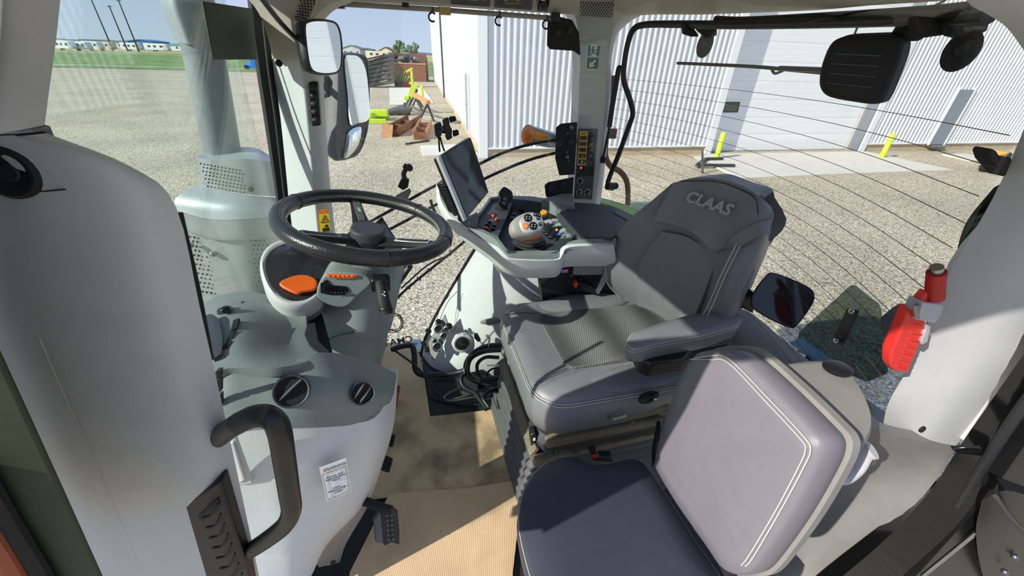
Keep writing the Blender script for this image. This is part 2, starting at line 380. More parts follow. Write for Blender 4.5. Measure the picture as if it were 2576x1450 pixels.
m.build('footing', 'footing', bld)
RZ = Matrix.Rotation(BA, 3, 'Z')
for a, b in ((.0, SD0), (SD1, SD1+16)): MB().box(bp_((a+b)/2, -.02, .31), (b-a, .09, .05), RZ).build('base_flashing', 'white_paint', bld)
for s in (SD0-.15, SD1+.15):
    MB().box(bp_(s, -.02, HB/2), (.28, .08, HB), RZ).build('corner_trim', 'white_paint', bld, bevel=.01)
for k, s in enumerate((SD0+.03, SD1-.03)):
    MB().box(bp_(s, RD/2, HB/2), (.05, RD, HB), RZ).build('door_reveal', 'white_paint' if k == 0 else 'slate_grey', bld)
MB().box(bp_(SD1-.12, RD-.06, 3.2), (.14, .05, 6.4), RZ).build('weather_strip', 'pale_clip', bld)
MB().box(bp_(SD0+.12, RD-.06, 3.2), (.10, .05, 6.4), RZ).build('weather_strip', 'white_paint', bld)
MB().box(bp_(.04, -.02, HB/2), (.3, .1, HB), RZ).build('corner_trim', 'white_paint', bld, bevel=.01)
ov = struct(MB().box(bp_((SD0+SD1)/2, RD+.06, 3.2), (SD1-SD0-.1, .02, 6.4), RZ).build('door_1', 'white_paint')); lab(ov, 'wide white sectional overhead door of the shed')
for i in range(10):
    p = MB(); z0 = i*.62+.02; vs = []; zs = [0, .05, .06, .2, .21, .22, .38, .39, .40, .55, .56, .617]; ds = [.006, 0, 0, 0, .005, 0, 0, .005, 0, 0, 0, .006]
    for z, d in zip(zs, ds):
        vs += [bp_(SD0+.1, RD+.0+d, z0+z), bp_(SD1-.1, RD+.0+d, z0+z)]
    p.add(vs, [(2*j, 2*j+1, 2*j+3, 2*j+2) for j in range(len(zs)-1)]); p.build('door_panel', 'white_paint', ov, smooth=20)
wz = gr(1800, 389); 
def wpix(x, y, t=0): return on(x, y, bp_(0, t, 0), BY)
q = [wpix(*a, RD-.02) for a in ((1822, 257), (1862, 257), (1856, 283), (1816, 283))]
wn = MB().prism(q, .04).build('door_window', 'black', ov)
c = sum(q, V())/4; MB().prism([c+(a-c)*.84-BY*.01 for a in q], .03).build('pane', 'window_dark', wn)
# plain side wall
SL = 44.0
sw = struct(corrug(.15, 22.0, .25, HB, per=.3, h=.006, along=BY, out=-BX).build('wall_building_side', 'end_wall', smooth=0)); lab(sw, 'bright white end wall of the shed facing the yard')
corrug(22.2, SL, .25, HB, per=.3, h=.006, along=BY, out=-BX).build('corrugated_sheet', 'end_wall', sw, smooth=0)
MB().box(bp_(.1, SL/2, .13), (.2, SL, .26), RZ).build('footing', 'footing', sw)
tdn = (gr(1080, 249)-B0).dot(BY)
MB().tube([bp_(-.07, tdn, .1), bp_(-.07, tdn, HB)], .06, 8, 1).build('downpipe', 'steel_dark', sw)
d0 = (gr(1180, 351)-B0).dot(BY); 
dd = struct(MB().box(bp_(-.02, d0+.55, .25+1.05), (.06, 1.0, 2.1), RZ).build('door_2', 'door_grey', bevel=.01)); lab(dd, 'narrow grey door in the white end wall')
MB().tube([bp_(-.06, d0+.2, 1.3), bp_(-.12, d0+.2, 1.3), bp_(-.12, d0+.32, 1.3)], .02, 6, 1).build('door_handle', 'steel', dd)
MB().box(bp_(-.05, d0+1.08, 1.3), (.06, .06, 2.2), RZ).build('door_frame', 'white_paint', dd); MB().box(bp_(-.05, d0+.03, 1.3), (.06, .06, 2.2), RZ).build('door_frame', 'white_paint', dd)
s0 = (gr(2357, 385)-B0).dot(BX); s1 = (gr(2402, 386)-B0).dot(BX)
d3 = struct(MB().box(bp_((s0+s1)/2, -.05, .28+1.05), (s1-s0, .05, 2.15), RZ).build('door_3', 'door_grey', bevel=.01)); lab(d3, 'blue grey steel door in the corrugated wall')
for s in (s0-.04, s1+.04): MB().box(bp_(s, -.06, 1.36), (.07, .07, 2.25), RZ).build('door_frame', 'white_paint', d3)
MB().box(bp_((s0+s1)/2, -.12, .22), (s1-s0+.1, .25, .06), RZ).build('door_sill', 'steel', d3)
# concrete slabs on the gravel
def slab(name, px, h=.05, label=None):
    o = MB().prism([gr(*a)+V((0, 0, h)) for a in px], 0, (0, 0, -h-.02)).build(name, 'concrete', bevel=.01); struct(o)
    if label: lab(o, label)
slab('floor_apron', [(1745, 398), (1860, 451), (2117, 440), (2397, 431), (2235, 396), (2176, 384), (1786, 390)], label='pale concrete apron before the overhead door')
slab('floor_pad', [(2368, 391), (2415, 389), (2520, 402), (2440, 407)], label='small concrete pad by the blue grey door')
slab('floor_step', [(1057, 369), (1152, 366), (1212, 393), (1064, 394)], label='concrete pad at the grey door of the end wall')
slab('floor_slab', [(979, 222), (1064, 221), (1092, 262), (981, 266)], label='pale concrete slab beside the far end wall')
# bollards
def bollard(px, h, r, label):
    p = gr(*px); t = thing('bollard', label, 'bollard', 'lime painted bollards by the shed')
    MB().lathe(p, (0, 0, 1), [(r, 0), (r, h-.06), (r*.8, h-.015), (r*.4, h)], 20).build('post', 'lime', t)
    MB().lathe(p, (0, 0, 1), [(r*1.5, 0), (r*1.4, .03)], 20).build('base_collar', 'concrete', t)
bollard((1801, 402), .95, .09, 'lime bollard left of the overhead door')
bollard((2216, 399), .95, .09, 'lime bollard right of the overhead door')
bollard((1064, 262), 1.15, .11, 'lime bollard behind the orange sawhorse')
bollard((1038, 211), 1.3, .12, 'farthest lime bollard before the rusty bin')
# ---- hitch stand by the left bollard
hs = thing('implement_stand', 'dark steel three arm implement stand on the gravel by the left bollard', 'stand')
p = gr(1767, 437); 
MB().bar(gr(1767, 437), at(1767, 378, Y=gr(1767, 437).y), .05, .05).build('upright', 'gun', hs)
for a, b in (((1751, 420), (1845, 421)), ((1775, 404), (1815, 403)), ((1751, 421), (1774, 404))):
    qa, qb = gr(a[0], a[1]+3), gr(b[0], b[1]+3); MB().bar(qa+V((0, 0, .1)), qb+V((0, 0, .1)), .1, .08).build('arm', 'steel_dark', hs)
# quad bike front wheel at the right edge
qb = thing('tire_cart', 'small wheeled cart with fat black tire and yellow body by the right wall', 'cart')
p = at(2472, 432, Z=GZ); r = .30
wx = V((.95, -.3, 0)).normalized()
def wheel(par, c, ax, r, w):
    t = MB().lathe(c-ax*w/2, ax, [(r*.62, 0), (r*.9, w*.02), (r, w*.2), (r, w*.8), (r*.9, w*.98), (r*.62, w)], 24).build('tire', 'rubber', par)
    MB().lathe(c-ax*w*.42, ax, [(r*.2, 0), (r*.58, w*.06), (r*.6, w*.78), (r*.2, w*.84)], 20).build('rim', 'gun', t)
ax = V((.35, -.94, 0)); c = p+V((.0, 0, r)); wheel(qb, c, ax, r, .22); wheel(qb, c+V((1.1, .3, 0)), ax, r, .22)
MB().box(c+V((.6, .35, .22)), (.9, .5, .16), Matrix.Rotation(.3, 3, 'Z')).build('body', 'machine_yellow', qb, bevel=.04)
MB().bar(c+V((0, .1, 0)), c+V((1.1, .4, 0)), .06, .06).build('frame_bar', 'steel_dark', qb)
# ---- scrap and equipment in the yard
YD = 23.0
def yd(x, y, Y=YD): return at(x, y, Y=Y)
sh = thing('sawhorse', 'orange topped sawhorse with crossed black steel legs beside the end wall', 'sawhorse')
zc = lambda x, y: (940+x/7.25, 180+y/7.25)
def z6(x, y, Y): return at(*zc(x, y), Y=Y)
MB().bar(z6(725, 415, 22.6), z6(1000, 565, 20.6), .22, .16).build('beam', 'orange_soft', sh, bevel=.01)
for a, b, c_, d_ in (((985, 580), 20.6, (845, 875), None), ((985, 600), 20.6, (1100, 905), None), ((770, 500), 22.3, (665, 725), None), ((765, 500), 22.3, (895, 720), None)):
    MB().bar(z6(*a, b), gr(*zc(*c_)), .08, .08).build('leg', 'steel_dark', sh)
MB().bar((z6(700, 640, 22.0)), z6(880, 750, 20.9), .06, .1).build('brace', 'steel', sh)
li = thing('loader_hook_frame', 'lime green quick hitch frame with a hooked top leaning on black legs', 'attachment')
B = [(640, 205), (668, 190), (705, 192), (722, 222), (718, 250), (745, 235), (775, 215), (806, 250), (770, 330), (700, 505), (655, 505), (640, 470), (612, 450), (650, 330), (690, 270), (680, 235), (650, 235)]
MB().prism([z6(x, y, 25.0) for x, y in B], .25).build('hook_plate', 'lime', li, bevel=.01)
MB().prism([z6(x, y, 24.8) for x, y in [(552, 455), (640, 450), (650, 500), (600, 540), (555, 510)]], .3).build('foot_plate', 'lime', li, bevel=.01)
for a, b in (((650, 480), (585, 628)), ((790, 330), (605, 702)), ((800, 480), (892, 640))):
    MB().bar(z6(*a, 24.9), gr(*zc(*b)), .1, .1).build('leg', 'steel_dark', li)
MB().bar(gr(*zc(520, 628)), gr(*zc(640, 632)), .1, .08).build('foot_bar', 'steel_dark', li)
def channel(label, a, b, w, h, m1, group=None):
    t = thing('steel_channel', label, 'channel', group); a, b = V(a), V(b); d = (b-a).normalized(); s = d.cross(V((0, 0, 1))).normalized(); up = V((0, 0, 1))
    MB().bar(a+up*.03, b+up*.03, w, .03, up=s).build('web', m1, t) if False else MB().prism([a-s*w/2+up*.04, a+s*w/2+up*.04, b+s*w/2+up*.04, b-s*w/2+up*.04], .03).build('web', m1, t)
    for k in (-1, 1):
        e = s*k*w/2; MB().prism([a+e, b+e, b+e+up*h, a+e+up*h], .03).build('flange', m1, t)
    for f in (.0, .33, .66):
        q = a+(b-a)*f; MB().prism([q-s*w/2, q+s*w/2, q+s*w/2+up*h*.8, q-s*w/2+up*h*.8], .03).build('rib', 'rust', t)
    return t
ca, cb = gr(985, 343), gr(1044, 307)
t = channel('long rusty brown steel channel lying on the gravel', ca, cb, .62, .34, 'rust', 'rusty steel channels')
d = (cb-ca).normalized(); MB().prism([ca-d*.35+V((-.3, 0, .0)), ca-d*.35+V((.12, .0, 0)), ca-d*.02+V((.12, 0, .45)), ca-d*.02+V((-.3, 0, .5))], .05).build('end_plate', 'rust_light', t)
channel('shorter grey and tan steel channel beside the rusty one', gr(1058, 352), gr(1074, 316), .5, .36, 'rust_light', 'rusty steel channels')
tp = thing('tarp_roll', 'rolled dark grey tarp lying behind the brown channels', 'tarp')
a, b = gr(970, 291), gr(1030, 289)
MB().tube([a+V((0, 0, .14)), (a+b)/2+V((0, 0, .24)), b+V((0, 0, .3))], [.13, .3], 14).build('roll', 'gun', tp); MB().tube([b+V((-.25, 0, .3)), b+V((-.15, 0, .3))], .33, 14, 1).build('strap', 'steel_dark', tp)
lb = thing('lime_quick_hitch', 'lime green steel frame lying flat on the gravel', 'frame')
for a, b, z in (((900, 302), (981, 300), .1), ((900, 311), (972, 311), .1), ((930, 306), (975, 297), .3)):
    MB().bar(gr(*a)+V((0, 0, z)), gr(*b)+V((0, 0, z)), .22, .2).build('rail', 'lime', lb, bevel=.02)
MB().box(gr(955, 303)+V((0, 0, .35)), (.9, .5, .3)).build('bracket', 'lime', lb, bevel=.03)
mt = thing('scrap_bars', 'thin dark steel bars scattered on the gravel by the mirror', 'bars')
for a, b in (((808, 316), (845, 302)), ((808, 303), (812, 316)), ((805, 312), (880, 309)), ((1020, 365), (1080, 356))):
    MB().tube([gr(*a)+V((0, 0, .04)), gr(*b)+V((0, 0, .04))], .035, 6, 1).build('bar', 'steel_dark', mt)
# stacked pallet fork frames
pf = thing('fork_frames', 'pile of dark grey steel fork frames stacked on the far gravel', 'stack')
b0 = gr(968, 221)
for i in range(7):
    MB().box(b0+V((-1.2+i*.16, .3+i*.25, .2+i*.38)), (4.4-.3*i, .5, .3), Matrix.Rotation(-.16-.03*i, 3, 'Y')).build('frame_plate', 'gun', pf, bevel=.02)
    MB().bar(b0+V((-2.6+i*.1, -.1+i*.25, .1+i*.36)), b0+V((-.4+i*.1, -.1+i*.25, .5+i*.38)), .12, .12).build('tine', 'steel_dark', pf)
for i in range(8):
    MB().bar(b0+V((1.0+i*.1, .2, .1)), b0+V((1.2+.18*i, .6, 2.6-.25*i)), .09, .09).build('tine', 'steel_dark', pf)
sk = thing('skid_frame', 'black steel skid frame standing before the fence', 'frame')
b0 = gr(976, 186); 
for dx in (-1.7, 1.8): MB().box(b0+V((dx, 0, .9)), (.5, .4, 1.8)).build('upright', 'black', sk, bevel=.03)
MB().box(b0+V((0, 0, 1.5)), (3.4, .15, .15)).build('crossbar', 'black', sk); MB().box(b0+V((0, 0, .45)), (3.4, .3, .4)).build('lower_bar', 'black', sk)
rb = thing('scrap_bin', 'rusty steel bin full of grey scrap by the end wall', 'bin')
b0 = gr(1026, 205)
R5 = Matrix.Rotation(-.1, 3, 'Z')
MB().box(b0+V((0, 0, .95)), (4.6, .1, 1.9), R5).build('front_side', 'rust', rb); MB().box(b0+V((0.1, 2.6, 1.5)), (4.6, .1, 3.0), R5).build('back_side', 'rust', rb)
for dx in (-2.3, 2.3): MB().box(b0+V((dx, 1.3, 1.3)), (.1, 2.6, 2.6), R5).build('end_side', 'rust', rb)
MB().box(b0+V((0, 0, 1.92)), (4.7, .2, .14), R5).build('rim_rail', 'rust_light', rb)
for i in range(14):
    MB().box(b0+V((random.uniform(-1.8, 1.8), random.uniform(.4, 2.2), 1.9+random.uniform(0, .9))), (random.uniform(.5, 1.6), .4, .3), Euler((random.uniform(-.6, .6), random.uniform(-.6, .6), random.uniform(0, 3)))
             .to_matrix()).build('scrap_piece', random.choice(['gun', 'door_grey', 'steel_dark', 'zinc']), rb)
ri = thing('lime_implement', 'small lime implement with a red base on the concrete slab', 'implement')
b0 = gr(1014, 219)
MB().box(b0+V((0, 0, .25)), (1.6, .5, .5)).build('base', 'far_red2', ri, bevel=.04)
MB().bar(b0+V((-.5, 0, .4)), b0+V((-.5, 0, 1.5)), .2, .2).build('mast', 'lime', ri); MB().bar(b0+V((-.5, 0, .9)), b0+V((1.1, 0, 1.7)), .25, .2).build('arm', 'lime', ri); MB().box(b0+V((.2, 0, .8)), (1.2, .4, .4)).build('housing', 'lime', ri, bevel=.04)
for px, nm in (((826, 223), 'yellow plough blade on the gravel left of the mirrors'), ((942, 194), 'yellow plough blade by the fork frames')):
    yb = thing('plough_blade', nm, 'blade', 'yellow plough blades'); b0 = gr(*px)
    MB().prism([b0+V((-.9, 0, 0)), b0+V((.9, 0, 0)), b0+V((.7, 0, .9)), b0+V((.1, 0, 1.2)), b0+V((-.8, 0, 1.1))], .3).build('blade', 'machine_yellow', yb, bevel=.04)
    MB().box(b0+V((1.0, .5, .35)), (1.2, .6, .5)).build('mount', 'machine_yellow', yb, bevel=.05); MB().box(b0+V((-.2, -.1, .08)), (2.4, .2, .12)).build('cutting_edge', 'steel_dark', yb)
bl = thing('blue_lift', 'bright blue lift machine standing at the fence', 'machine'); b0 = gr(642, 176)
MB().box(b0+V((0, 0, .5)), (2.6, 1.4, .5)).build('base', 'machine_blue', bl, bevel=.05); MB().box(b0+V((.4, 0, 1.5)), (1.2, 1.2, 1.4)).build('body', 'machine_blue', bl, bevel=.05)
for i in range(4): MB().bar(b0+V((-1.4, 0, .9+.35*i)), b0+V((.4, 0, .9+.35*i)), .08, .08).build('rail', 'machine_blue', bl)
wheel(bl, b0+V((-.9, -.6, .35)), V((0, -1, 0)), .35, .3); wheel(bl, b0+V((.9, -.6, .35)), V((0, -1, 0)), .35, .3)
# ---- far side of the field
def far(x, y, cap=330):
    p = at(x, y, Z=GZ); d = V((p.x, p.y, 0)); 
    if d.length > cap or ray(x, y).z > -.002: q = ray(x, y); d = V((q.x, q.y, 0)).normalized()*cap
    return V((d.x, d.y, GZ))
XR = CR.copy(); XR.z = 0; XR.normalize(); YR = V((-XR.y, XR.x, 0)); RF = Matrix((XR, YR, V((0, 0, 1)))).transposed()
def fb(p, dx, dy, dz): return p+XR*dx+YR*dy+V((0, 0, dz))
def rv(px, w, h, body, label):
    t = thing('camper_trailer', label, 'trailer', 'campers parked beyond the field'); p = far(*px); D = 2.6
    prof = [(-w/2, .6), (w/2-.5, .6), (w/2, 1.3), (w/2-.35, h-.3), (w/2-1.0, h), (-w/2+.2, h), (-w/2, h-.3)]
    MB().prism([fb(p, a, 0, b) for a, b in prof], 0, YR*D).build('body', body, t, bevel=.1)
    for f in (-.32, -.08, .2): 
        k = MB().prism([fb(p, w*f, -.05, h*.52), fb(p, w*f+w*.11, -.05, h*.52), fb(p, w*f+w*.11, -.05, h*.76), fb(p, w*f, -.05, h*.76)], .06).build('window', 'steel_dark', t)
    for f in (-.1, .02): wheel(t, fb(p, w*f, -.1, .38), -YR, .38, .25)
    MB().prism([fb(p, w*.33, -.05, .7), fb(p, w*.42, -.05, .7), fb(p, w*.42, -.05, h*.85), fb(p, w*.33, -.05, h*.85)], .06).build('door', 'wall_far', t)
for px, w_, h_, b_, l_ in (((162, 127), 6.5, 3.2, 'rv_white', 'leftmost white camper beyond the field'), ((203, 128), 6.5, 3.1, 'rv_white', 'white camper next to the leftmost one'), ((234, 128), 6.5, 3.3, 'rv_white', 'boxy white camper in the middle of the row'), ((262, 128), 7, 3.3, 'rv_cream', 'motor home at the right of the left row'),
                          ((330, 129), 8, 3.3, 'rv_white', 'white camper behind the power poles'), ((395, 130), 11, 3.4, 'rv_white', 'long white trailer before the teal roofed shed'), ((952, 150), 11.5, 3.4, 'rv_cream', 'cream fifth wheel camper by the yellow house'), ((1020, 147), 6, 3.2, 'rv_white', 'white camper nearest the shed end wall')): rv(px, w_, h_, b_, l_)
def house(px, w, h, d, wall, roof, label, rise=.35, gable=True, win=3):
    t = thing('far_building', label, 'building', 'buildings beyond the field'); p = far(*px)
    MB().prism([fb(p, -w/2, 0, 0), fb(p, w/2, 0, 0), fb(p, w/2, 0, h), fb(p, -w/2, 0, h)], 0, YR*d).build('wall', wall, t)
    r = w*rise*.5; e = w*.04
    if gable: q = [fb(p, -w/2-e, -.3, h-.1), fb(p, w/2+e, -.3, h-.1), fb(p, 0, -.3, h+r)]
    else: q = [fb(p, -w/2-.5, -.5, h-.1), fb(p, w/2+.5, -.5, h-.1), fb(p, w/2-1, d*.3, h+r), fb(p, -w/2+1, d*.3, h+r)]
    if gable:
        MB().prism([fb(p, -w/2, 0.01, h), fb(p, w/2, 0.01, h), fb(p, 0, 0.01, h+r*.95)], 0, YR*d).build('gable', wall, t)
        for s in (-1, 1):
            MB().prism([fb(p, s*(w/2+e), -.4, h-.1), fb(p, 0, -.4, h+r), fb(p, 0, -.4, h+r+.35), fb(p, s*(w/2+e), -.4, h+.25)], 0, YR*(d+.8)).build('roof_slope', roof, t)
    else: MB().prism(q, 0, YR*d*.3).build('roof', roof, t)
    for i in range(win):
        x = -w*.35+w*.7*i/max(1, win-1) if win > 1 else 0
        MB().prism([fb(p, x-w*.04, -.06, h*.35), fb(p, x+w*.04, -.06, h*.35), fb(p, x+w*.04, -.06, h*.68), fb(p, x-w*.04, -.06, h*.68)], .08).build('window', 'steel_dark', t)
def hpx(px, wpx, hpx_, *a, **k):
    px = (px[0], px[1]-12)
    s_ = (far(*px)-CP).dot(CF)/FPX; house(px, wpx*s_*1.0, hpx_*s_*.9, 12, *a, **k)
_far = far
_far0 = far
def far(x, y, cap=330): return _far0(x, y, cap)
hpx((150, 125), 60, 16, 'wall_far', 'roof_grey', 'long pale shed with grey roof at the left horizon', .12, False)
def far(x, y, cap=352): return _far0(x, y, cap)
hpx((207, 126), 28, 15, 'wall_far', 'roof_grey', 'grey gabled shed behind the left campers', .3)
def far(x, y, cap=376): return _far0(x, y, cap)
hpx((236, 126), 26, 21, 'rv_cream', 'rv_cream', 'blocky cream warehouse behind the campers', .02, False)
def far(x, y, cap=400): return _far0(x, y, cap)
hpx((284, 127), 50, 16, 'wall_far', 'roof_grey', 'pale low warehouse behind the power poles', .1, False)
def far(x, y, cap=330): return _far0(x, y, cap)
hpx((356, 128), 62, 20, 'roof_blue', 'roof_blue', 'large blue warehouse with low blue roof', .12)
def far(x, y, cap=352): return _far0(x, y, cap)
hpx((424, 130), 58, 14, 'rv_white', 'roof_teal', 'white warehouse with teal roof at the windshield pillar', .12, False)
def far(x, y, cap=330): return _far0(x, y, cap)
hpx((884, 144), 44, 18, 'wall_far', 'roof_grey', 'grey gabled shed just above the outer mirror', .3)
def far(x, y, cap=352): return _far0(x, y, cap)
hpx((918, 145), 30, 16, 'roof_grey', 'roof_grey', 'dark grey shed right of the outer mirror', .2)
def far(x, y, cap=376): return _far0(x, y, cap)
hpx((950, 142), 18, 15, 'rv_white', 'rv_white', 'small white block behind the yellow house', .05, False, 0)
def far(x, y, cap=340): return _far0(x, y, cap)
hpx((970, 149), 33, 14, 'wall_cream', 'roof_brown', 'pale yellow house with brown gabled roof', .5, True, 1)
def far(x, y, cap=460): return _far0(x, y, cap)
hpx((1003, 146), 26, 10, 'far_red', 'roof_grey', 'low reddish shed left of the end wall', .1, False)
def far(x, y, cap=330): return _far0(x, y, cap)
for px, h_, l_ in (((285, 128), 21, 'tallest wooden power pole beyond the field'), ((322, 130), 16, 'middle power pole with a lamp head'), ((350, 131), 18, 'right power pole beyond the field')):
    t = thing('power_pole', l_, 'pole', 'power poles beyond the field'); p = far(*px)
    MB().tube([p, p+V((0, 0, h_))], [.28, .18], 8, 1).build('shaft', 'pole_wood', t); MB().box(p+V((0, 0, h_-.4)), (1.6, .25, .25), RF).build('crossarm', 'pole_wood', t)
random.seed(3)
for i in range(9):
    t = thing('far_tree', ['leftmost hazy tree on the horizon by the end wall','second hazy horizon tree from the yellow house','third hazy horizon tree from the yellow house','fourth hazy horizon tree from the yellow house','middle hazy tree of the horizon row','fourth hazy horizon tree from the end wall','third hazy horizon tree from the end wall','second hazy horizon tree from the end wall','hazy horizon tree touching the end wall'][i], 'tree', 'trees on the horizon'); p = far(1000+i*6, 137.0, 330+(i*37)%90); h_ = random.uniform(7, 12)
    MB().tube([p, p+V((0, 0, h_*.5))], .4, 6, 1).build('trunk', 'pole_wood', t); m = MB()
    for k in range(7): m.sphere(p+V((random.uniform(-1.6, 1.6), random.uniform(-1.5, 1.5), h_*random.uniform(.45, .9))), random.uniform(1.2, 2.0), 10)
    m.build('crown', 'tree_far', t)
q = []
hd = (far(1045, 137)-far(120, 105.5)); 
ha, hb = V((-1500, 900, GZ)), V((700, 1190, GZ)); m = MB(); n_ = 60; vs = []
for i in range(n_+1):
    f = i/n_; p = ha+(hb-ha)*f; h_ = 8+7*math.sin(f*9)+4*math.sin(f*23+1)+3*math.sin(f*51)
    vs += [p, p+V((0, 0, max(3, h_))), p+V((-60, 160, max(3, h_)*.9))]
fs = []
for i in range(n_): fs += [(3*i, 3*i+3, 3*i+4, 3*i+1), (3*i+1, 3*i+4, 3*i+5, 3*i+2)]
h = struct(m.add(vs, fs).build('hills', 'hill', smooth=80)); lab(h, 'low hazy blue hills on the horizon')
# ================================================================== the cab shell
def P(px, **k): return at(px[0], px[1], **k)
def pY(rows): return [[at(x, y, Y=q) for x, y, q in r] for r in rows]
def pZ(rows): return [[at(x, y, Z=q) for x, y, q in r] for r in rows]
fl = struct(MB().prism([V((-.72, .30, 0)), V((.85, .30, 0)), V((.85, 1.50, 0)), V((-.72, 1.50, 0))], .05).build('floor', 'rubber')); lab(fl, 'dark rubber floor of the cab')
fwl = struct(MB().sheet([[V((-.66, q, z)) for q in (.42, .8, 1.2, 1.46)] for z in (-.05, .25, .50)], 2, 2, .03, face=(1, 0, 0)).build('wall_front', 'black_matte')); lab(fwl, 'dark footwell wall under the windshield')
# roof: outer slab and the headliner pieces that show
rf = struct(MB().prism([V((-.60, .22, 1.47)), V((-.52, .04, 1.47)), V((.95, .0, 1.47)), V((1.08, .9, 1.47)), V((.95, 1.78, 1.47)), V((-.56, 1.66, 1.47)), V((-.62, 1.5, 1.47)), V((-.66, .92, 1.47)), V((-.62, .4, 1.47))], 0, (0, 0, .14)).build('ceiling', 'head_grey', bevel=.03)); lab(rf, 'grey headliner and roof of the cab')
side = [[at(x, y, Y=q) for x, y, q in r] for r in [
    [(800, -120, 1.30), (950, -115, 1.28), (1150, -105, 1.26), (1330, -95, 1.26), (1460, -88, 1.28)],
    [(820, -40, 1.43), (950, -32, 1.43), (1150, -20, 1.43), (1330, -10, 1.43), (1460, -2, 1.44)],
    [(840, -2, 1.50), (950, 4, 1.50), (1150, 14, 1.50), (1330, 26, 1.50), (1452, 34, 1.50)],
    [(842, 4, 1.53), (950, 8, 1.53), (1150, 19, 1.53), (1330, 30, 1.53), (1452, 38, 1.53)]]]
MB().sheet(side, 4, 3, .02).build('side_header', 'head_grey', rf)
MB().tube([at(856, 10, Y=1.49), at(1100, 24, Y=1.49), at(1392, 46, Y=1.49)], .007, 10, 1).build('blind_rail', 'taupe', rf)
for px in ((853, 8), (1396, 44)): MB().box(at(*px, Y=1.485), (.028, .03, .026)).build('rail_bracket', 'black', rf, bevel=.003)
MB().box(at(1120, 28, Y=1.475), (.034, .014, .02)).build('rail_clip', 'tan_clip', rf, bevel=.002)
MB().box(at(1020, 13, Y=1.46), (.02, .012, .012)).build('rail_catch', 'black', rf, bevel=.002)
# overhead control panels (set in the side header)
def hdr(x, y): 
    return on(x, y, side[1][2]*.5+side[2][2]*.5-V((0, .012, 0)), (side[2][3]-side[2][1]).cross(side[2][2]-side[1][2]).normalized())
for nm, q in (('radio_panel', [(1134, -40), (1236, -36), (1233, 19), (1134, 12)]), ('climate_panel', [(1246, -36), (1345, -30), (1338, 27), (1243, 20)]), ('mirror_control', [(1352, -30), (1386, -28), (1380, 31), (1348, 29)])):
    pn = MB().prism([hdr(*a) for a in q], .012).build(nm, 'charcoal' if nm != 'mirror_control' else 'black_gloss', rf, bevel=.003)
    if nm == 'radio_panel':
        MB().prism([hdr(x, y)-V((0, .002, 0)) for x, y in [(1180, -20), (1204, -18), (1203, 2), (1180, 1)]], .003).build('display', 'grey_print', pn); MB().prism([hdr(x, y)-V((0, .002, 0)) for x, y in [(1214, -2), (1222, -1), (1221, 4), (1213, 3)]], .003).build('warning_button', 'red_dark', pn)
    if nm == 'climate_panel':
        for cx in (1276, 1307):
            c = hdr(cx, -4)-V((0, .003, 0)); n_ = V((0, -.5, -.86)); x, y, z = frame(n_)
            MB().tube([c+x*.011*math.cos(a)+y*.011*math.sin(a) for a in [k*.4 for k in range(13)]], .0012, 6, 1).build('dial_ring', 'panel_yellow', pn)
        for a in ([(1256, -2), (1266, -1), (1266, 7), (1256, 6)], [(1320, 3), (1330, 4), (1329, 12), (1319, 11)]): MB().prism([hdr(*q_)-V((0, .002, 0)) for q_ in a], .003).build('button', 'black', pn)
        for a in ((1270, 8), (1292, 8)): MB().bar(hdr(*a)-V((0, .003, 0)), hdr(a[0]+20, a[1]+1)-V((0, .003, 0)), .0015, .0015).build('print_line', 'panel_yellow', pn)
    if nm == 'mirror_control':
        c = hdr(1366, 11)-V((0, .003, 0)); MB().lathe(c, (0, -.6, -.8), [(.013, 0), (.013, .004), (.009, .008)], 20).build('knob', 'black', pn)
        MB().prism([hdr(x, y)-V((0, .004, 0)) for x, y in [(1361, 3), (1371, 3), (1366, 0)]], .002).build('arrow_print', 'white_print', pn)
for i, px in enumerate([(1088, 43), (1255, 53), (1374, 62)]):
    t = thing('cable_clip', ['black cable clip hanging left on the blind rail before the white wall', 'middle black cable clip on the blind rail', 'black cable clip hanging beside the dark corner plate'][i], 'clip', 'cable clips on the blind rail')
    c = at(*px, Y=1.485); r = .0115
    MB().tube([c+V((math.cos(a)*r, 0, math.sin(a)*r)) for a in [math.radians(40+k*26) for k in range(11)]], .0028, 8, 2).build('hook', 'black_gloss', t); MB().box(c+V((.002, 0, r+.007)), (.006, .006, .016)).build('stem', 'black_gloss', t)
rear_low = [(1545, 44), (1640, 37), (1760, 37), (1876, 33), (2048, 26), (2186, 14), (2359, 3), (2450, -8)]
ry = [1.58, 1.46, 1.28, 1.08, .84, .66, .50, .42]
MB().sheet([[at(x, y-95, Y=q*.86) for (x, y), q in zip(rear_low, ry)], [at(x, y-45, Y=q*.95) for (x, y), q in zip(rear_low, ry)], [at(x, y-6, Y=q) for (x, y), q in zip(rear_low, ry)], [at(x, y, Y=q*1.03) for (x, y), q in zip(rear_low, ry)]], 3, 3, .02).build('rear_header', 'head_grey', rf)
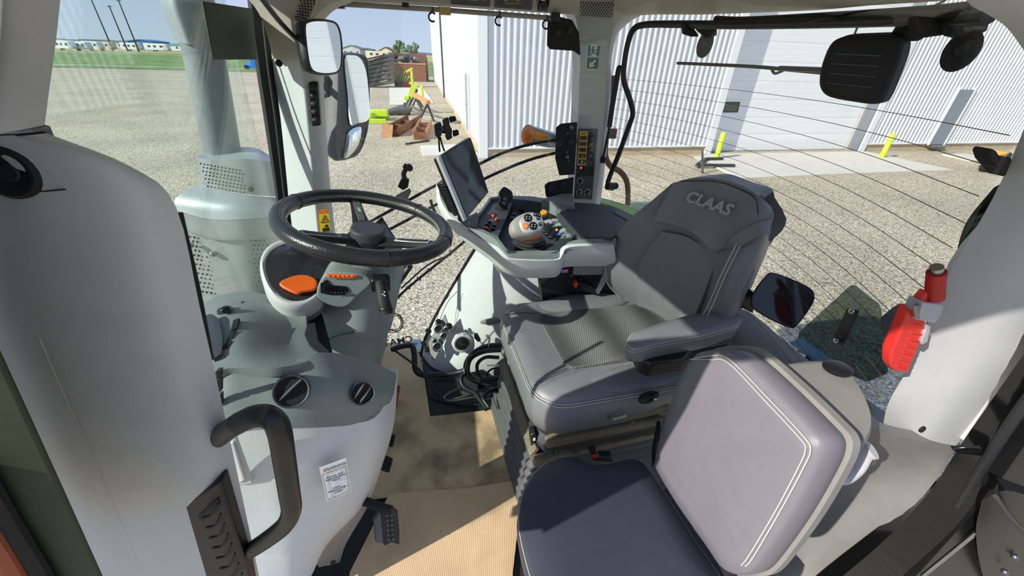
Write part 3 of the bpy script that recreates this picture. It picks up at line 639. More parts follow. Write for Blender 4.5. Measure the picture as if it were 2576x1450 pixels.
# ---- pillars
def pillar(name, rows, m, par=None, depth=V((.0, .10, 0)), off=.0):
    rs = []
    for L_, M_, R_, y, Y in rows:
        a, b, c = at(L_, y, Y=Y+off), at(M_, y, Y=Y-.025), at(R_, y, Y=Y+.015)
        rs.append([a, a*.45+b*.55+V((0, -.004, 0)), b, b*.5+c*.5+V((.003, -.003, 0)), c, c+depth, a+depth])
    cols = [crom([r[k] for r in rs], 4) for k in range(7)]
    return MB().rings([[cols[k][i] for k in range(7)] for i in range(len(cols[0]))]).build(name, m, par, bevel=.004, smooth=50)
ap = struct(pillar('trim_1', [(684, 752, 796, 146, 1.36), (690, 762, 801, 200, 1.36), (704, 775, 808, 317, 1.36), (723, 790, 821, 480, 1.36), (742, 806, 838, 640, 1.36), (760, 820, 850, 800, 1.37)], 'trim_pale', off=.055, depth=V((.0, .06, 0)))); lab(ap, 'pale plastic trim of the far front pillar')
ac = struct(pillar('trim_2', [(560, 700, 940, -60, 1.36), (615, 715, 880, -10, 1.36), (636, 722, 828, 12, 1.36), (655, 730, 795, 42, 1.36), (668, 735, 786, 75, 1.36), (680, 746, 790, 120, 1.36), (683, 751, 795, 141, 1.36), (684, 753, 796, 149, 1.362)], 'head_grey')); lab(ac, 'upper grey cap of the far front pillar with speaker holes')
def holes(par, quad, nu, nv, r, Yf, skip=lambda u, v: False, m='black_matte'):
    mb = MB(); A, B, Cc, Dd = quad
    for i in range(nv):
        for j in range(nu):
            u = (j+.5*(i % 2))/(nu-.5); v = i/(nv-1)
            if skip(u, v): continue
            x = (A[0]*(1-u)+B[0]*u)*(1-v)+(Dd[0]*(1-u)+Cc[0]*u)*v; y = (A[1]*(1-u)+B[1]*u)*(1-v)+(Dd[1]*(1-u)+Cc[1]*u)*v
            p = at(x, y, Y=Yf(x, y)); mb.lathe(p, (CP-p), [(r, -.002), (r, .0012)], 7)
    o = mb.build('speaker_holes', m, par, smooth=0); o['kind'] = 'stuff'; return o
holes(ac, [(757, 2), (794, 2), (768, 55), (742, 48)], 5, 8, .0024, lambda x, y: 1.333)
MB().prism([at(x, y, Y=1.338) for x, y in [(762, -14), (800, -12), (797, 8), (772, 66), (733, 58)]], .01).build('speaker_frame', 'head_grey', ac, bevel=.003)
disc(at(702, 159, Y=1.345), V((.1, -1, 0)), .009, .004).build('screw_cap', 'black_matte', ap)
vt = MB().prism([at(x, y, Y=1.345) for x, y in [(768, 207), (799, 205), (806, 316), (778, 319)]], .02).build('air_vent', 'black', ap, bevel=.004)
for k in range(5):
    y = 218+k*20.5; x = 789+k*1.4
    MB().sphere(at(x, y+3, Y=1.338), (.013, .010, .0085), 12).build('vent_flap', 'rubber', vt)
st = thing('warning_sticker', 'yellow and orange warning sticker low on the far front pillar', 'sticker')
sp = lambda x, y: at(x, y, Y=1.335)
b = MB().prism([sp(801, 529), (sp(826, 526)), sp(832, 582), sp(805, 585)], .001).build('backing', 'sticker_yellow', st)
MB().prism([sp(801, 529)+V((0, -.001, 0)), sp(826, 526)+V((0, -.001, 0)), sp(827, 535)+V((0, -.001, 0)), sp(801, 538)+V((0, -.001, 0))], .001).build('heading_strip', 'sticker_orange', st)
q = [sp(816, 541), sp(825, 558), sp(807, 560)]; c = sum(q, V())/3
for i in range(3): MB().bar(q[i]+V((0, -.0015, 0)), q[(i+1) % 3]+V((0, -.0015, 0)), .0014, .001).build('triangle_side', 'ink', st)
MB().bar(c+V((0, -.0015, .006)), c+V((0, -.0015, -.002)), .0014, .001).build('exclamation_bar', 'ink', st)
MB().bar(c+V((0, -.0015, -.0035)), c+V((0, -.0015, -.005)), .0014, .001).build('exclamation_dot', 'ink', st)
MB().prism([sp(818, 566)+V((0, -.001, 0)), sp(825, 565)+V((0, -.001, 0)), sp(825, 571)+V((0, -.001, 0)), sp(816, 571)+V((0, -.001, 0))], .001).build('key_print', 'ink', st); MB().prism([sp(812, 574)+V((0, -.001, 0)), sp(827, 572)+V((0, -.001, 0)), sp(829, 581)+V((0, -.001, 0)), sp(811, 583)+V((0, -.001, 0))], .001).build('book_print', 'ink', st)
# rubber seal and black edge of the windshield at the far pillar
sl = struct(MB().sheet([[at(x, y, X=-.52) for x, y in ((628, -30), (648, 140), (672, 300), (700, 500), (716, 660))], [at(x, y, X=-.50) for x, y in ((668, -30), (684, 140), (706, 300), (726, 500), (742, 660))]], 4, 2, .012).build('trim_3', 'black_matte')); lab(sl, 'black rubber seal between windshield and far pillar')
MB().tube([at(x, y, X=-.495) for x, y in ((655, -30), (672, 150), (694, 310), (716, 500))], .003, 8, 4).build('seal_lip', 'rubber', sl)
# far rear pillar with the control panel
bp1 = struct(pillar('trim_4', [(1458, 1528, 1538, 182, 1.57), (1456, 1526, 1536, 240, 1.57), (1453, 1519, 1531, 320, 1.57), (1448, 1512, 1523, 410, 1.57), (1442, 1500, 1512, 500, 1.57), (1440, 1497, 1508, 520, 1.57)], 'trim_grey')); lab(bp1, 'grey trim of the far rear pillar')
bp2 = struct(pillar('trim_5', [(1400, 1590, 1660, -80, 1.55), (1425, 1580, 1650, -10, 1.56), (1442, 1566, 1625, 30, 1.57), (1450, 1554, 1586, 54, 1.57), (1455, 1540, 1554, 86, 1.57), (1459, 1531, 1540, 140, 1.57), (1460, 1528, 1537, 178, 1.57), (1459, 1528, 1538, 186, 1.572)], 'trim_grey')); lab(bp2, 'upper grey cap of the far rear pillar with speaker holes')
holes(bp2, [(1460, 6), (1542, 8), (1540, 42), (1462, 38)], 12, 7, .0027, lambda x, y: 1.536)
sg = thing('exit_sign', 'green and white emergency exit sign with running figure and arrow on pillar', 'sign')
ep = lambda x, y: at(x, y, Y=1.536)
MB().prism([ep(1478, 111), ep(1511, 113), ep(1505, 175), ep(1475, 174)], .002).build('backing', 'white_print', sg)
def eq(q, m, nm, d=.001): return MB().prism([ep(x, y)-V((0, d, 0)) for x, y in q], .001).build(nm, m, sg)
eq([(1480, 113), (1486, 113), (1483, 141), (1478, 141)], 'sign_green', 'left_band'); eq([(1503, 115), (1509.5, 115), (1507, 142), (1500.5, 142)], 'sign_green', 'right_band')
eq([(1477.5, 144), (1507, 145), (1504, 173.5), (1476, 172.5)], 'sign_green', 'lower_field')
eq([(1482, 170), (1484, 155), (1488, 159), (1496, 150), (1499, 153), (1491, 162), (1496, 166)], 'white_print', 'arrow', .002)
MB().sphere(ep(1492.5, 119.5)-V((0, .002, 0)), (.0036, .001, .0036), 10).build('runner_head', 'sign_green', sg)
for pth, r_ in (([(1492, 123), (1490.5, 131)], .0032), ([(1491.5, 124), (1497, 126), (1499, 130)], .0013), ([(1490.5, 124.5), (1486, 126.5), (1484, 124.5)], .0013), ([(1491, 131), (1495.5, 134.5), (1501, 135)], .0017), ([(1490, 131), (1487.5, 136), (1484.5, 140)], .0017)):
    MB().tube([ep(*a)-V((0, .002, 0)) for a in pth], r_, 6, 3).build('runner_limb', 'sign_green', sg)
# control panel on the pillar
cpn = thing('pillar_control_panel', 'black switch panel with yellow button column and dials on far rear pillar', 'control panel')
cp = lambda x, y, d=0: at(x, y, Y=1.538)-V((0, d, 0))
MB().prism([cp(1456, 325), cp(1505, 325), cp(1490, 503), cp(1444, 501)], .01).build('plate', 'charcoal', cpn, bevel=.003)
MB().prism([cp(1458, 329.5, .002), cp(1479.5, 330, .002), cp(1473, 416, .002), cp(1452, 415, .002)], .004).build('yellow_field', 'panel_yellow', cpn, bevel=.001)
zz = lambda x, y: (1420+x/6.3, 300+y/6.3)
def btn(x, y, w, h, m='black', nm='button', d=.005):
    q = [zz(x-w/2, y-h/2), zz(x+w/2, y-h/2), zz(x+w/2-2, y+h/2), zz(x-w/2-2, y+h/2)]
    return MB().prism([cp(*a, d) for a in q], .006).build(nm, m, cpn, bevel=.001)
for i, y in enumerate((297, 390, 484, 577, 668)):
    b_ = btn(297-6.6*i, y, 106, 60); c = cp(*zz(297-6.6*i, y), .0066)
    m_ = ['rubber', 'red_dark', 'rubber', 'white_print', 'white_print'][i]
    MB().box(c, (.0085, .0006, .0028 if i < 4 else .006)).build('button_symbol', m_, b_)
for i, y in enumerate((301, 397, 491, 583, 673)):
    b_ = btn(433-8*i, y, 102, 58, 'black' if i < 4 else 'charcoal'); c = cp(*zz(433-8*i, y), .0066)
    if i < 4:
        MB().tube([c+V((-.003, 0, -.003)), c+V((-.002, 0, .001)), c+V((.002, 0, .003)), c+V((.004, 0, -.001))], .0009, 6, 3).build('button_symbol', 'white_print', b_)
MB().tube([cp(*zz(a, b), .003) for a, b in ((277, 243), (277, 212), (330, 212), (330, 243))], .0006, 5, 1).build('frame_print', 'ink', cpn); MB().lathe(cp(*zz(303, 230), .003), (0, -1, 0), [(.0022, 0), (.0022, .0006)], 10).build('gear_print', 'ink', cpn)
btn(328, 825, 262, 150, 'black_matte', 'cover', .003)
MB().sphere(cp(*zz(258, 768), .004), (.0042, .0025, .0048), 10).build('warning_lamp', 'red_lamp', cpn)
for x, y, r in ((247, 983, .0125), (235, 1153, .0115), (362, 1160, .0130)):
    c = cp(*zz(x, y), .001); n_ = V((0, -1, 0))
    k_ = MB().lathe(c, n_, [(r*.72, 0), (r*.7, .007), (r*.55, .009)], 20).build('dial', 'black', cpn)
    MB().tube([c+V((math.cos(a)*r, -.001, math.sin(a)*r)) for a in [math.radians(-50+k*23.4) for k in range(13)]], .0011, 6, 2).build('dial_scale', 'white_print', k_)
    MB().box(c+V((.001, -.0095, -.002)), (.0025, .002, r*.9), Matrix.Rotation(.3*(x/100-2), 3, 'Y')).build('pointer', 'grey_print', k_)
for k in range(7): MB().box(cp(*zz(256+k*12, 1250+k*.6), .003), (.0022, .0005, .0035 if k % 3 else .0026)).build('red_print', 'red_plastic', cpn)
for x, y in ((238, 1052), (205, 1212), (262, 1214), (320, 1218), (392, 1224)): MB().box(cp(*zz(x, y), .002), (.004, .0005, .002)).build('print_mark', 'white_print', cpn)
# near front pillar and side trim beside the door
npil = struct(MB().sheet(pY([[(-120, -60, .44), (-40, -60, .42), (40, -60, .42), (158, -60, .45)], [(-120, 120, .44), (-60, 120, .42), (30, 120, .42), (140, 110, .45)], [(-120, 250, .44), (-70, 240, .42), (10, 230, .42), (124, 225, .45)], [(-120, 350, .44), (-70, 345, .42), (0, 341, .42), (110, 334, .45)]]), 4, 4, .018).build('trim_6', 'trim_grey', smooth=60)); lab(npil, 'grey trim of the near front pillar')
C_ = [.375, .335, .33, .337, .362]
rows = [[(-130, 348), (-70, 345), (0, 342), (60, 339), (113, 334)], [(-125, 440), (-20, 440), (110, 420), (245, 398), (330, 420)], [(-110, 560), (0, 560), (180, 545), (335, 510), (443, 522)], [(-60, 760), (30, 760), (250, 760), (400, 765), (503, 775)],
        [(52, 1000), (130, 1000), (330, 1000), (470, 1000), (556, 1005)], [(142, 1205), (215, 1203), (390, 1200), (530, 1200), (601, 1210)], [(262, 1480), (335, 1480), (480, 1480), (600, 1480), (658, 1480)]]
ntr = struct(MB().sheet([[at(x, y, Y=q) for (x, y), q in zip(r, C_)] for r in rows], 4, 4, .04).build('trim_7', 'trim_grey', smooth=60)); lab(ntr, 'large grey side panel of the dash beside the door')
MB().tube([at(x, y, Y=.333) for x, y in ((-20, 342), (40, 340), (112, 333))], .0009, 6, 2).build('panel_gap', 'black_matte', npil)
k_ = MB().lathe(at(28, 432, Y=.332), V((.05, -1, .1)), [(.019, -.02), (.019, .004), (.0165, .006), (.013, .004), (.011, .003), (.002, .003)], 24).build('socket', 'black_matte', ntr); MB().lathe(at(26, 434, Y=.331), V((.05, -1, .1)), [(.009, 0), (.006, .003)], 12).build('socket_core', 'rubber', k_)
MB().tube([at(x, y, Y=.3295) for x, y in ((-10, 462), (40, 482), (90, 483), (165, 477))], .0005, 6, 3).build('groove', 'rubber', ntr)
MB().tube([at(x, y, Y=.331) for x, y in ((98, 850), (150, 970), (225, 1130), (300, 1300), (352, 1420))], .0005, 5, 3).build('mould_line', 'head_grey', ntr)
vg = MB().prism([at(x, y, Y=.331) for x, y in [(457, 1290), (462, 1275), (545, 1216), (556, 1214), (625, 1440), (640, 1520), (530, 1520)]], .02).build('air_vent', 'black', ntr, bevel=.004)
for k in range(8):
    f = k/8; a = at(510+70*f, 1302+205*f, Y=.322); bq = at(546+72*f, 1268+200*f, Y=.322); mm = at(533+72*f, 1296+205*f, Y=.316)
    MB().tube([a, mm, bq], .0022, 8, 4, flat=.5).build('vent_slat', 'rubber', vg)
MB().prism([at(x, y, Y=.328) for x, y in [(498, 1302), (546, 1258), (552, 1275), (505, 1320)]], .01).build('vent_thumb_wheel', 'rubber', vg, bevel=.002)
MB().tube([at(x, y, X=-.36) for x, y in ((447, 535), (462, 600), (490, 720), (512, 830), (526, 905))], .006, 8, 4).build('rubber_edge', 'black_matte', ntr)
fr_ = [at(-30, 780, Y=.2), at(6, 868, Y=.2), at(70, 1010, Y=.2), at(162, 1215, Y=.2), at(266, 1450, Y=.2), at(316, 1570, Y=.2)]
dg_ = struct(MB().prism([V((-.215, .2, 1.46))]+fr_+[V((-.90, .2, fr_[-1].z)), V((-.90, .2, 1.0)), V((-.76, .2, 1.46))], 0, (-.05, .03, 0)).build('trim_8', 'dark_green', bevel=.006)); lab(dg_, 'dark green painted door frame edge widened to shade the side panel')  # unseen left part widened to keep the sun off the side panel
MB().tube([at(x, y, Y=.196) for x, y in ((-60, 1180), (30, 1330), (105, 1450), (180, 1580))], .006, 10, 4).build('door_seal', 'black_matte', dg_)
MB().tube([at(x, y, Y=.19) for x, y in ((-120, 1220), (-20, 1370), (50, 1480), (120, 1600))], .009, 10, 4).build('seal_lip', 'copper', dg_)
# near rear pillar
cr_ = [.37, .325, .305]
rws = [[(2660, 60), (2800, 40), (2950, 20)], [(2620, 200), (2760, 190), (2900, 190)], [(2576, 324), (2700, 340), (2830, 360)], [(2497, 500), (2640, 530), (2760, 560)], [(2383, 702), (2540, 740), (2680, 780)], [(2292, 912), (2440, 905), (2563, 893)], [(2237, 1010), (2370, 1012), (2485, 1008)], [(2222, 1070), (2320, 1092), (2420, 1102)], [(2228, 1090), (2310, 1106), (2404, 1122)]]
crp = struct(MB().sheet([[at(x, y, Y=q) for (x, y), q in zip(r, cr_)] for r in rws], 5, 4, .05).build('trim_9', 'trim_mid', smooth=60)); lab(crp, 'pale grey trim of the near rear pillar')
MB().sheet([[at(x, y, Y=q) for x, y, q in r] for r in [[(2380, -110, .40), (2520, -110, .36), (2700, -110, .33)], [(2432, 2, .41), (2560, -20, .37), (2720, -30, .34)], [(2484, 36, .41), (2580, 20, .37), (2730, 10, .34)], [(2533, 70, .41), (2620, 70, .37), (2760, 60, .34)], [(2582, 135, .41), (2660, 130, .37), (2800, 120, .34)]]], 4, 4, .04).build('upper_corner', 'trim_grey', crp)
disc(at(2317, 1079, Y=.316), V((.1, -1, .1)), .0062, .003).build('screw_cap', 'black_matte', crp)
MB().tube([at(x, y, Y=.303) for x, y in ((2690, 770), (2566, 900), (2494, 1010), (2424, 1104))], .004, 8, 4).build('pale_edge', 'white_paint', crp)
MB().prism([at(x, y, Y=.36) for x, y in [(2494, 388), (2500, 374), (2510, 380), (2522, 398), (2548, 396), (2549, 405), (2531, 448), (2519, 430), (2500, 408)]], .02).build('coat_hook', 'black_matte', crp, bevel=.003)
blk = struct(MB().sheet(pY([[(2500, 472, .42), (2560, 440, .40)], [(2440, 545, .43), (2540, 500, .40)], [(2415, 600, .43), (2500, 560, .40)], [(2395, 690, .43), (2450, 680, .40)], [(2375, 760, .43), (2420, 760, .4)]]), 2, 4, .015).build('trim_10', 'black_gloss')); lab(blk, 'black glossy edge behind the near rear pillar')
# ---- glazing
ws_rows = []
for z in (1.47, 1.2, .95, .70, .45): ws_rows.append([V((-.565-.05*math.sin(math.pi*f)-(1.4-z)*.06, .40+1.0*f, z)) for f in (0, .25, .5, .75, 1)])
w1 = struct(MB().sheet(ws_rows, 4, 3, .006, face=(1, 0, 0)).build('window_1', 'glass_green', smooth=60)); lab(w1, 'tinted windshield')
Yg = 1.515
w2 = struct(MB().prism([V((-.47, Yg, 1.40)), V((.58, Yg, 1.40)), V((.62, Yg, .68)), V((.30, Yg, .60)), V((.05, Yg, .48)), V((-.12, Yg, .22)), V((-.19, Yg, -.05)), V((-.50, Yg, -.05))], .005).build('window_2', 'glass_clear', smooth=0)); lab(w2, 'clear glass of the far side door')
def rearX(Yv, z):
    f = (Yv-.985)/.615; return .775-.15*f*f+(1.19-z)*.20
rys = [1.60, 1.45, 1.25, 1.0, .75, .55, .36]
w3 = struct(MB().sheet([[V((rearX(q, z), q, z)) for q in rys] for z in (1.46, 1.2, .95, .72, .5)], 4, 3, .005, face=(-1, 0, 0)).build('window_3', 'glass_rear', smooth=60)); lab(w3, 'curved rear window with heating wires')
for k in range(19):
    z = 1.192-k*.0345
    MB().tube([V((rearX(q, z)-.004, q, z)) for q in rys], .00055, 5, 4).build('heating_wire', 'brown_pipe', w3)
# lettering on the glass of the far door, seen from behind
text('glass_lettering', 'gun', w2, 'CMATIC', .052, at(988, 864, Y=Yg)+V((0, .006, 0)), V((-1, 0, -.14)), V((-0.10, 0, 1)), depth=.001, bold=.001)
# black glass brackets of the far door
for nm, q, Yq in (('hinge_plate', [(1379, 46), (1402, 40), (1440, 50), (1457, 82), (1461, 140), (1444, 128), (1385, 124), (1377, 114)], 1.50), ('hinge_plate', [(1400, 322), (1412, 312), (1453, 308), (1446, 440), (1408, 442), (1398, 400)], 1.49), ('hinge_plate', [(1371, 468), (1380, 460), (1444, 447), (1440, 512), (1385, 502), (1374, 495)], 1.50)):
    hp = MB().prism([at(x, y, Y=Yq) for x, y in q], .012).build(nm, 'black_matte', w2, bevel=.003)
    cx = sum(a[0] for a in q)/len(q); cy = sum(a[1] for a in q)/len(q)
    for dx, dy in ((-14, -8), (16, -14)): disc(at(cx+dx, cy+dy, Y=Yq-.001), V((0, -1, 0)), .012, .006).build('bolt_cap', 'rubber', hp)
for px in ((1437, 321), (1426, 395)): MB().sphere(at(*px, Y=1.482), .009, 12).build('bolt', 'bolt', w2)
for px in ((1428, 336), (1427, 383), (1430, 405)): MB().sphere(at(*px, Y=1.487), .003, 8).build('rivet', 'zinc', w2)
stp = struct(MB().prism([at(x, y, Z=-.05) for x, y in [(975, 868), (1060, 852), (1064, 880), (1000, 892)]], 0, (0, 0, -.02)).build('floor_step_plate', 'zinc', bevel=.003)); lab(stp, 'grey studded step plate outside the far door')
for x, y in ((998, 872), (1020, 867), (1044, 861), (1012, 880), (1036, 874)): MB().lathe(at(x, y, Z=-.05), (0, 0, 1), [(.022, 0), (.018, .008), (.012, .009)], 14).build('stud', 'zinc', stp)
# ---- inner wheel arch under the right console
arch_rows = [[(1195, 628, 1.44), (1250, 645, 1.36), (1310, 670, 1.31), (1380, 700, 1.28), (1470, 720, 1.28)], [(1150, 703, 1.46), (1210, 720, 1.36), (1280, 745, 1.29), (1360, 775, 1.26), (1460, 790, 1.26)], [(1102, 785, 1.47), (1160, 800, 1.37), (1230, 818, 1.29), (1310, 845, 1.25), (1420, 860, 1.25)],
             [(1072, 850, 1.47), (1125, 865, 1.37), (1190, 880, 1.29), (1280, 895, 1.25), (1400, 900, 1.25)], [(1062, 893, 1.45), (1090, 925, 1.36), (1150, 942, 1.29), (1250, 945, 1.26), (1390, 945, 1.26)]]
arch = struct(MB().sheet(pY(arch_rows), 6, 6, .02).build('wall_right', 'trim_pale', smooth=60)); lab(arch, 'pale moulded inner wheel arch under the side console')
MB().tube([at(x, y, Y=q) for x, y, q in ((1205, 612, 1.44), (1193, 628, 1.44), (1150, 700, 1.46), (1101, 784, 1.47), (1070, 850, 1.47), (1058, 898, 1.46))], .006, 8, 5).build('edge_seal', 'black_matte', arch)
MB().sphere(at(1240, 808, Y=1.285), (.055, .012, .014), 16, Matrix.Rotation(-.05, 3, 'Y')).build('pocket', 'dusty_grey', arch)
hump = struct(MB().sheet(pZ([[(1058, 905, .03), (1090, 935, .05), (1150, 950, .06), (1240, 950, .06)], [(1068, 930, .03), (1095, 960, .05), (1160, 985, .05), (1250, 985, .05)], [(1080, 1000, .005), (1110, 1010, .01), (1180, 1020, .01), (1260, 1015, .01)]]), 4, 4, .01).build('floor_hump', 'rubber')); lab(hump, 'dark rubber hump at the foot of the wheel arch')
# ---- rear ledge and lower side panel at the back
led = struct(MB().sheet(pZ([[(1840, 772, .60), (1895, 792, .60), (2012, 890, .60), (2120, 965, .60), (2300, 1085, .60)], [(1835, 800, .59), (1880, 830, .59), (1980, 910, .59), (2080, 990, .59), (2250, 1120, .59)], [(1800, 850, .55), (1850, 880, .55), (1930, 950, .55), (2020, 1040, .55), (2170, 1180, .55)], [(1790, 960, .42), (1840, 980, .42), (1900, 1040, .42), (1990, 1120, .42), (2120, 1250, .42)]]), 4, 4, .02).build('wall_rear', 'dusty_grey', smooth=60)); lab(led, 'dusty grey ledge under the rear window')
lsp = struct(MB().sheet(pY([[(2180, 1060, .33), (2230, 1092, .325), (2320, 1110, .315), (2410, 1124, .305)], [(2160, 1150, .36), (2230, 1180, .34), (2300, 1200, .315), (2350, 1215, .295)], [(2080, 1260, .38), (2140, 1290, .34), (2200, 1310, .31), (2255, 1325, .285)], [(1960, 1380, .38), (2020, 1420, .33), (2080, 1440, .30), (2125, 1452, .275)], [(1830, 1480, .37), (1880, 1530, .32), (1930, 1560, .29), (1980, 1580, .265)]]), 4, 4, .02).build('wall_left', 'panel_grey', smooth=60)); lab(lsp, 'grey lower side panel behind the passenger seat')
sil = struct(MB().sheet(pY([[(2640, 800, .295), (2720, 900, .27)], [(2510, 985, .295), (2600, 1060, .26)], [(2415, 1122, .298), (2500, 1200, .25)], [(2340, 1235, .288), (2400, 1330, .24)], [(2225, 1360, .275), (2270, 1450, .235)], [(2060, 1500, .262), (2130, 1580, .225)]]), 4, 4, .03).build('trim_11', 'black_gloss')); lab(sil, 'black door sill and seal at the near rear corner')
MB().tube(pY([[(2700, 860, .275), (2560, 1040, .27), (2475, 1170, .265), (2390, 1300, .255), (2290, 1410, .25), (2150, 1540, .24)]])[0], .007, 10, 5).build('door_seal', 'rubber', sil)
MB().sheet(pY([[(2760, 900, .25), (2900, 1000, .2)], [(2620, 1060, .25), (2800, 1200, .2)], [(2500, 1230, .24), (2700, 1400, .2)], [(2350, 1400, .235), (2500, 1560, .2)], [(2180, 1580, .225), (2300, 1650, .2)]]), 4, 4, .03).build('door_step', 'black', sil)
MB().prism(pY([[(2395, 1130, .288), (2470, 1128, .272), (2480, 1150, .27), (2405, 1142, .286)]])[0], .006).build('seal_joint', 'black_gloss', sil, bevel=.002)
dl = thing('door_latch', 'black steel door latch with bolts at the lower right door edge', 'latch')
MB().sheet(pY([[(2470, 1260, .215), (2530, 1235, .20), (2620, 1260, .19)], [(2455, 1340, .215), (2520, 1330, .195), (2620, 1340, .185)], [(2470, 1440, .21), (2530, 1450, .195), (2620, 1460, .185)], [(2500, 1520, .21), (2560, 1530, .195), (2640, 1540, .185)]]), 4, 4, .02).build('housing', 'black', dl, smooth=50)
for px in ((2553, 1402), (2528, 1440)): MB().sphere(at(*px, Y=.186), .0055, 12).build('bolt', 'bolt', dl)
MB().tube(pY([[(2505, 1250, .20), (2540, 1300, .19), (2590, 1350, .185)]])[0], .003, 8, 4).build('latch_bar', 'steel_dark', dl)
MB().tube(pY([[(2320, 1450, .228), (2400, 1385, .225), (2455, 1340, .22)]])[0], .0035, 8, 4).build('striker', 'steel', dl)
# ================================================================== dash, steering, console
# ---- dash hood and side of the footwell
hood = thing('dashboard', 'grey dashboard with round air vents left of the steering column', 'dashboard')
hrows = [[at(x, y, Z=z) for x, y, z in r] for r in [
    [(455, 800, .71), (508, 765, .715), (560, 742, .715), (625, 734, .71), (700, 750, .70), (770, 775, .69)],
    [(490, 850, .725), (540, 810, .735), (590, 790, .735), (650, 785, .72), (715, 800, .69), (772, 825, .68)],
    [(500, 900, .735), (555, 880, .745), (610, 868, .742), (670, 862, .72), (730, 868, .695), (785, 876, .69)],
    [(510, 945, .74), (570, 928, .74), (630, 926, .738), (700, 925, .73), (765, 912, .715), (815, 888, .70)]]]
MB().sheet(hrows, 4, 5, .02).build('hood', 'dash_dark', hood, smooth=60)
fY = [[(500, 950, .61), (570, 930, .615), (630, 927, .62), (700, 926, .625), (800, 888, .665), (890, 897, .70), (955, 920, .735), (998, 942, .775)],
      [(515, 1010, .575), (575, 990, .58), (640, 985, .585), (735, 985, .59), (830, 980, .605), (912, 985, .635), (970, 985, .68), (992, 985, .74)],
      [(530, 1065, .55), (590, 1050, .555), (650, 1045, .56), (740, 1045, .565), (830, 1045, .585), (900, 1040, .615), (955, 1025, .66), (985, 1005, .72)],
      [(540, 1100, .535), (600, 1086, .54), (660, 1080, .545), (745, 1078, .555), (830, 1075, .575), (890, 1068, .605), (945, 1045, .65), (980, 1015, .71)]]
MB().sheet(pY(fY), 4, 5, .02).build('vent_face', 'dash_dark', hood, smooth=60)
lY = [[(540, 1098, .538), (600, 1084, .543), (660, 1079, .548), (745, 1077, .558), (830, 1074, .578), (892, 1066, .608), (955, 1040, .655), (1001, 930, .80)],
      [(560, 1160, .525), (620, 1150, .53), (680, 1145, .535), (755, 1140, .545), (835, 1135, .565), (900, 1125, .60), (960, 1100, .65), (992, 1060, .74)],
      [(590, 1280, .505), (650, 1270, .51), (710, 1265, .515), (770, 1260, .53), (835, 1245, .555), (890, 1225, .59), (935, 1200, .64), (965, 1160, .72)],
      [(630, 1400, .485), (680, 1390, .49), (730, 1385, .497), (775, 1370, .513), (815, 1350, .54), (855, 1315, .575), (895, 1290, .62), (925, 1265, .69)],
      [(660, 1520, .47), (700, 1515, .475), (740, 1510, .483), (765, 1480, .50), (788, 1440, .525), (810, 1390, .56), (840, 1350, .61), (870, 1320, .67)]]
MB().sheet(pY(lY), 4, 5, .02).build('side_panel', 'dash_light', hood, smooth=60)
low = MB().sheet(pY([[(828, 1288, .60), (868, 1274, .62), (930, 1268, .66)], [(795, 1345, .575), (850, 1330, .60), (905, 1310, .64)], [(790, 1395, .565), (830, 1380, .59), (870, 1370, .62)], [(812, 1425, .56), (835, 1422, .58), (855, 1415, .6)]]), 4, 4, .01).build('kick_panel', 'taupe', hood, smooth=60)
MB().sphere(at(824, 1332, Y=.567), (.012, .006, .016), 12, Matrix.Rotation(.5, 3, 'Y')).build('recess_hole', 'black', low); disc(at(838, 1415, Y=.566), V((.3, -1, .3)), .007, .003).build('screw_cap', 'rubber', low)
# round vents
def round_vent(par, c, n, r, slats, m='charcoal'):
    x, y, z = frame(n); v = MB().lathe(c-z*.012, n, [(r*1.06, 0), (r*1.08, .010), (r*1.02, .015), (r*.92, .013), (r*.88, -.008), (r*.1, -.016)], 32).build('air_vent', m, par); MB().lathe(c-z*.02, n, [(r*.9, 0), (r*.9, .016)], 28).build('vent_duct', 'black_matte', v)
    for a, off in slats:
        d = (x*math.cos(a)+y*math.sin(a)); s = z.cross(d); h = math.sqrt(max(.01, 1-off*off))*r*.86
        MB().sheet([[c+s*off*r-d*h, c+s*(off*r+.0)-d*h*.5+z*.004, c+s*off*r+z*.006, c+s*off*r+d*h*.5+z*.004, c+s*off*r+d*h], [c+s*(off*r+.006)-d*h-z*.012, c+s*(off*r+.006)-d*h*.5-z*.012, c+s*(off*r+.006)-z*.012, c+s*(off*r+.006)+d*h*.5-z*.012, c+s*(off*r+.006)+d*h-z*.012]], 3, 2, .0016).build('vent_slat', 'gun', v, smooth=60)
    return v
nv = V((.25, -.75, .6)).normalized()
round_vent(hood, at(733, 985, Y=.583), nv, .030, [(.55, .1)]); round_vent(hood, at(912, 990, Y=.618), V((.35, -.72, .6)).normalized(), .0235, [(.65, -.3), (.65, .35)])
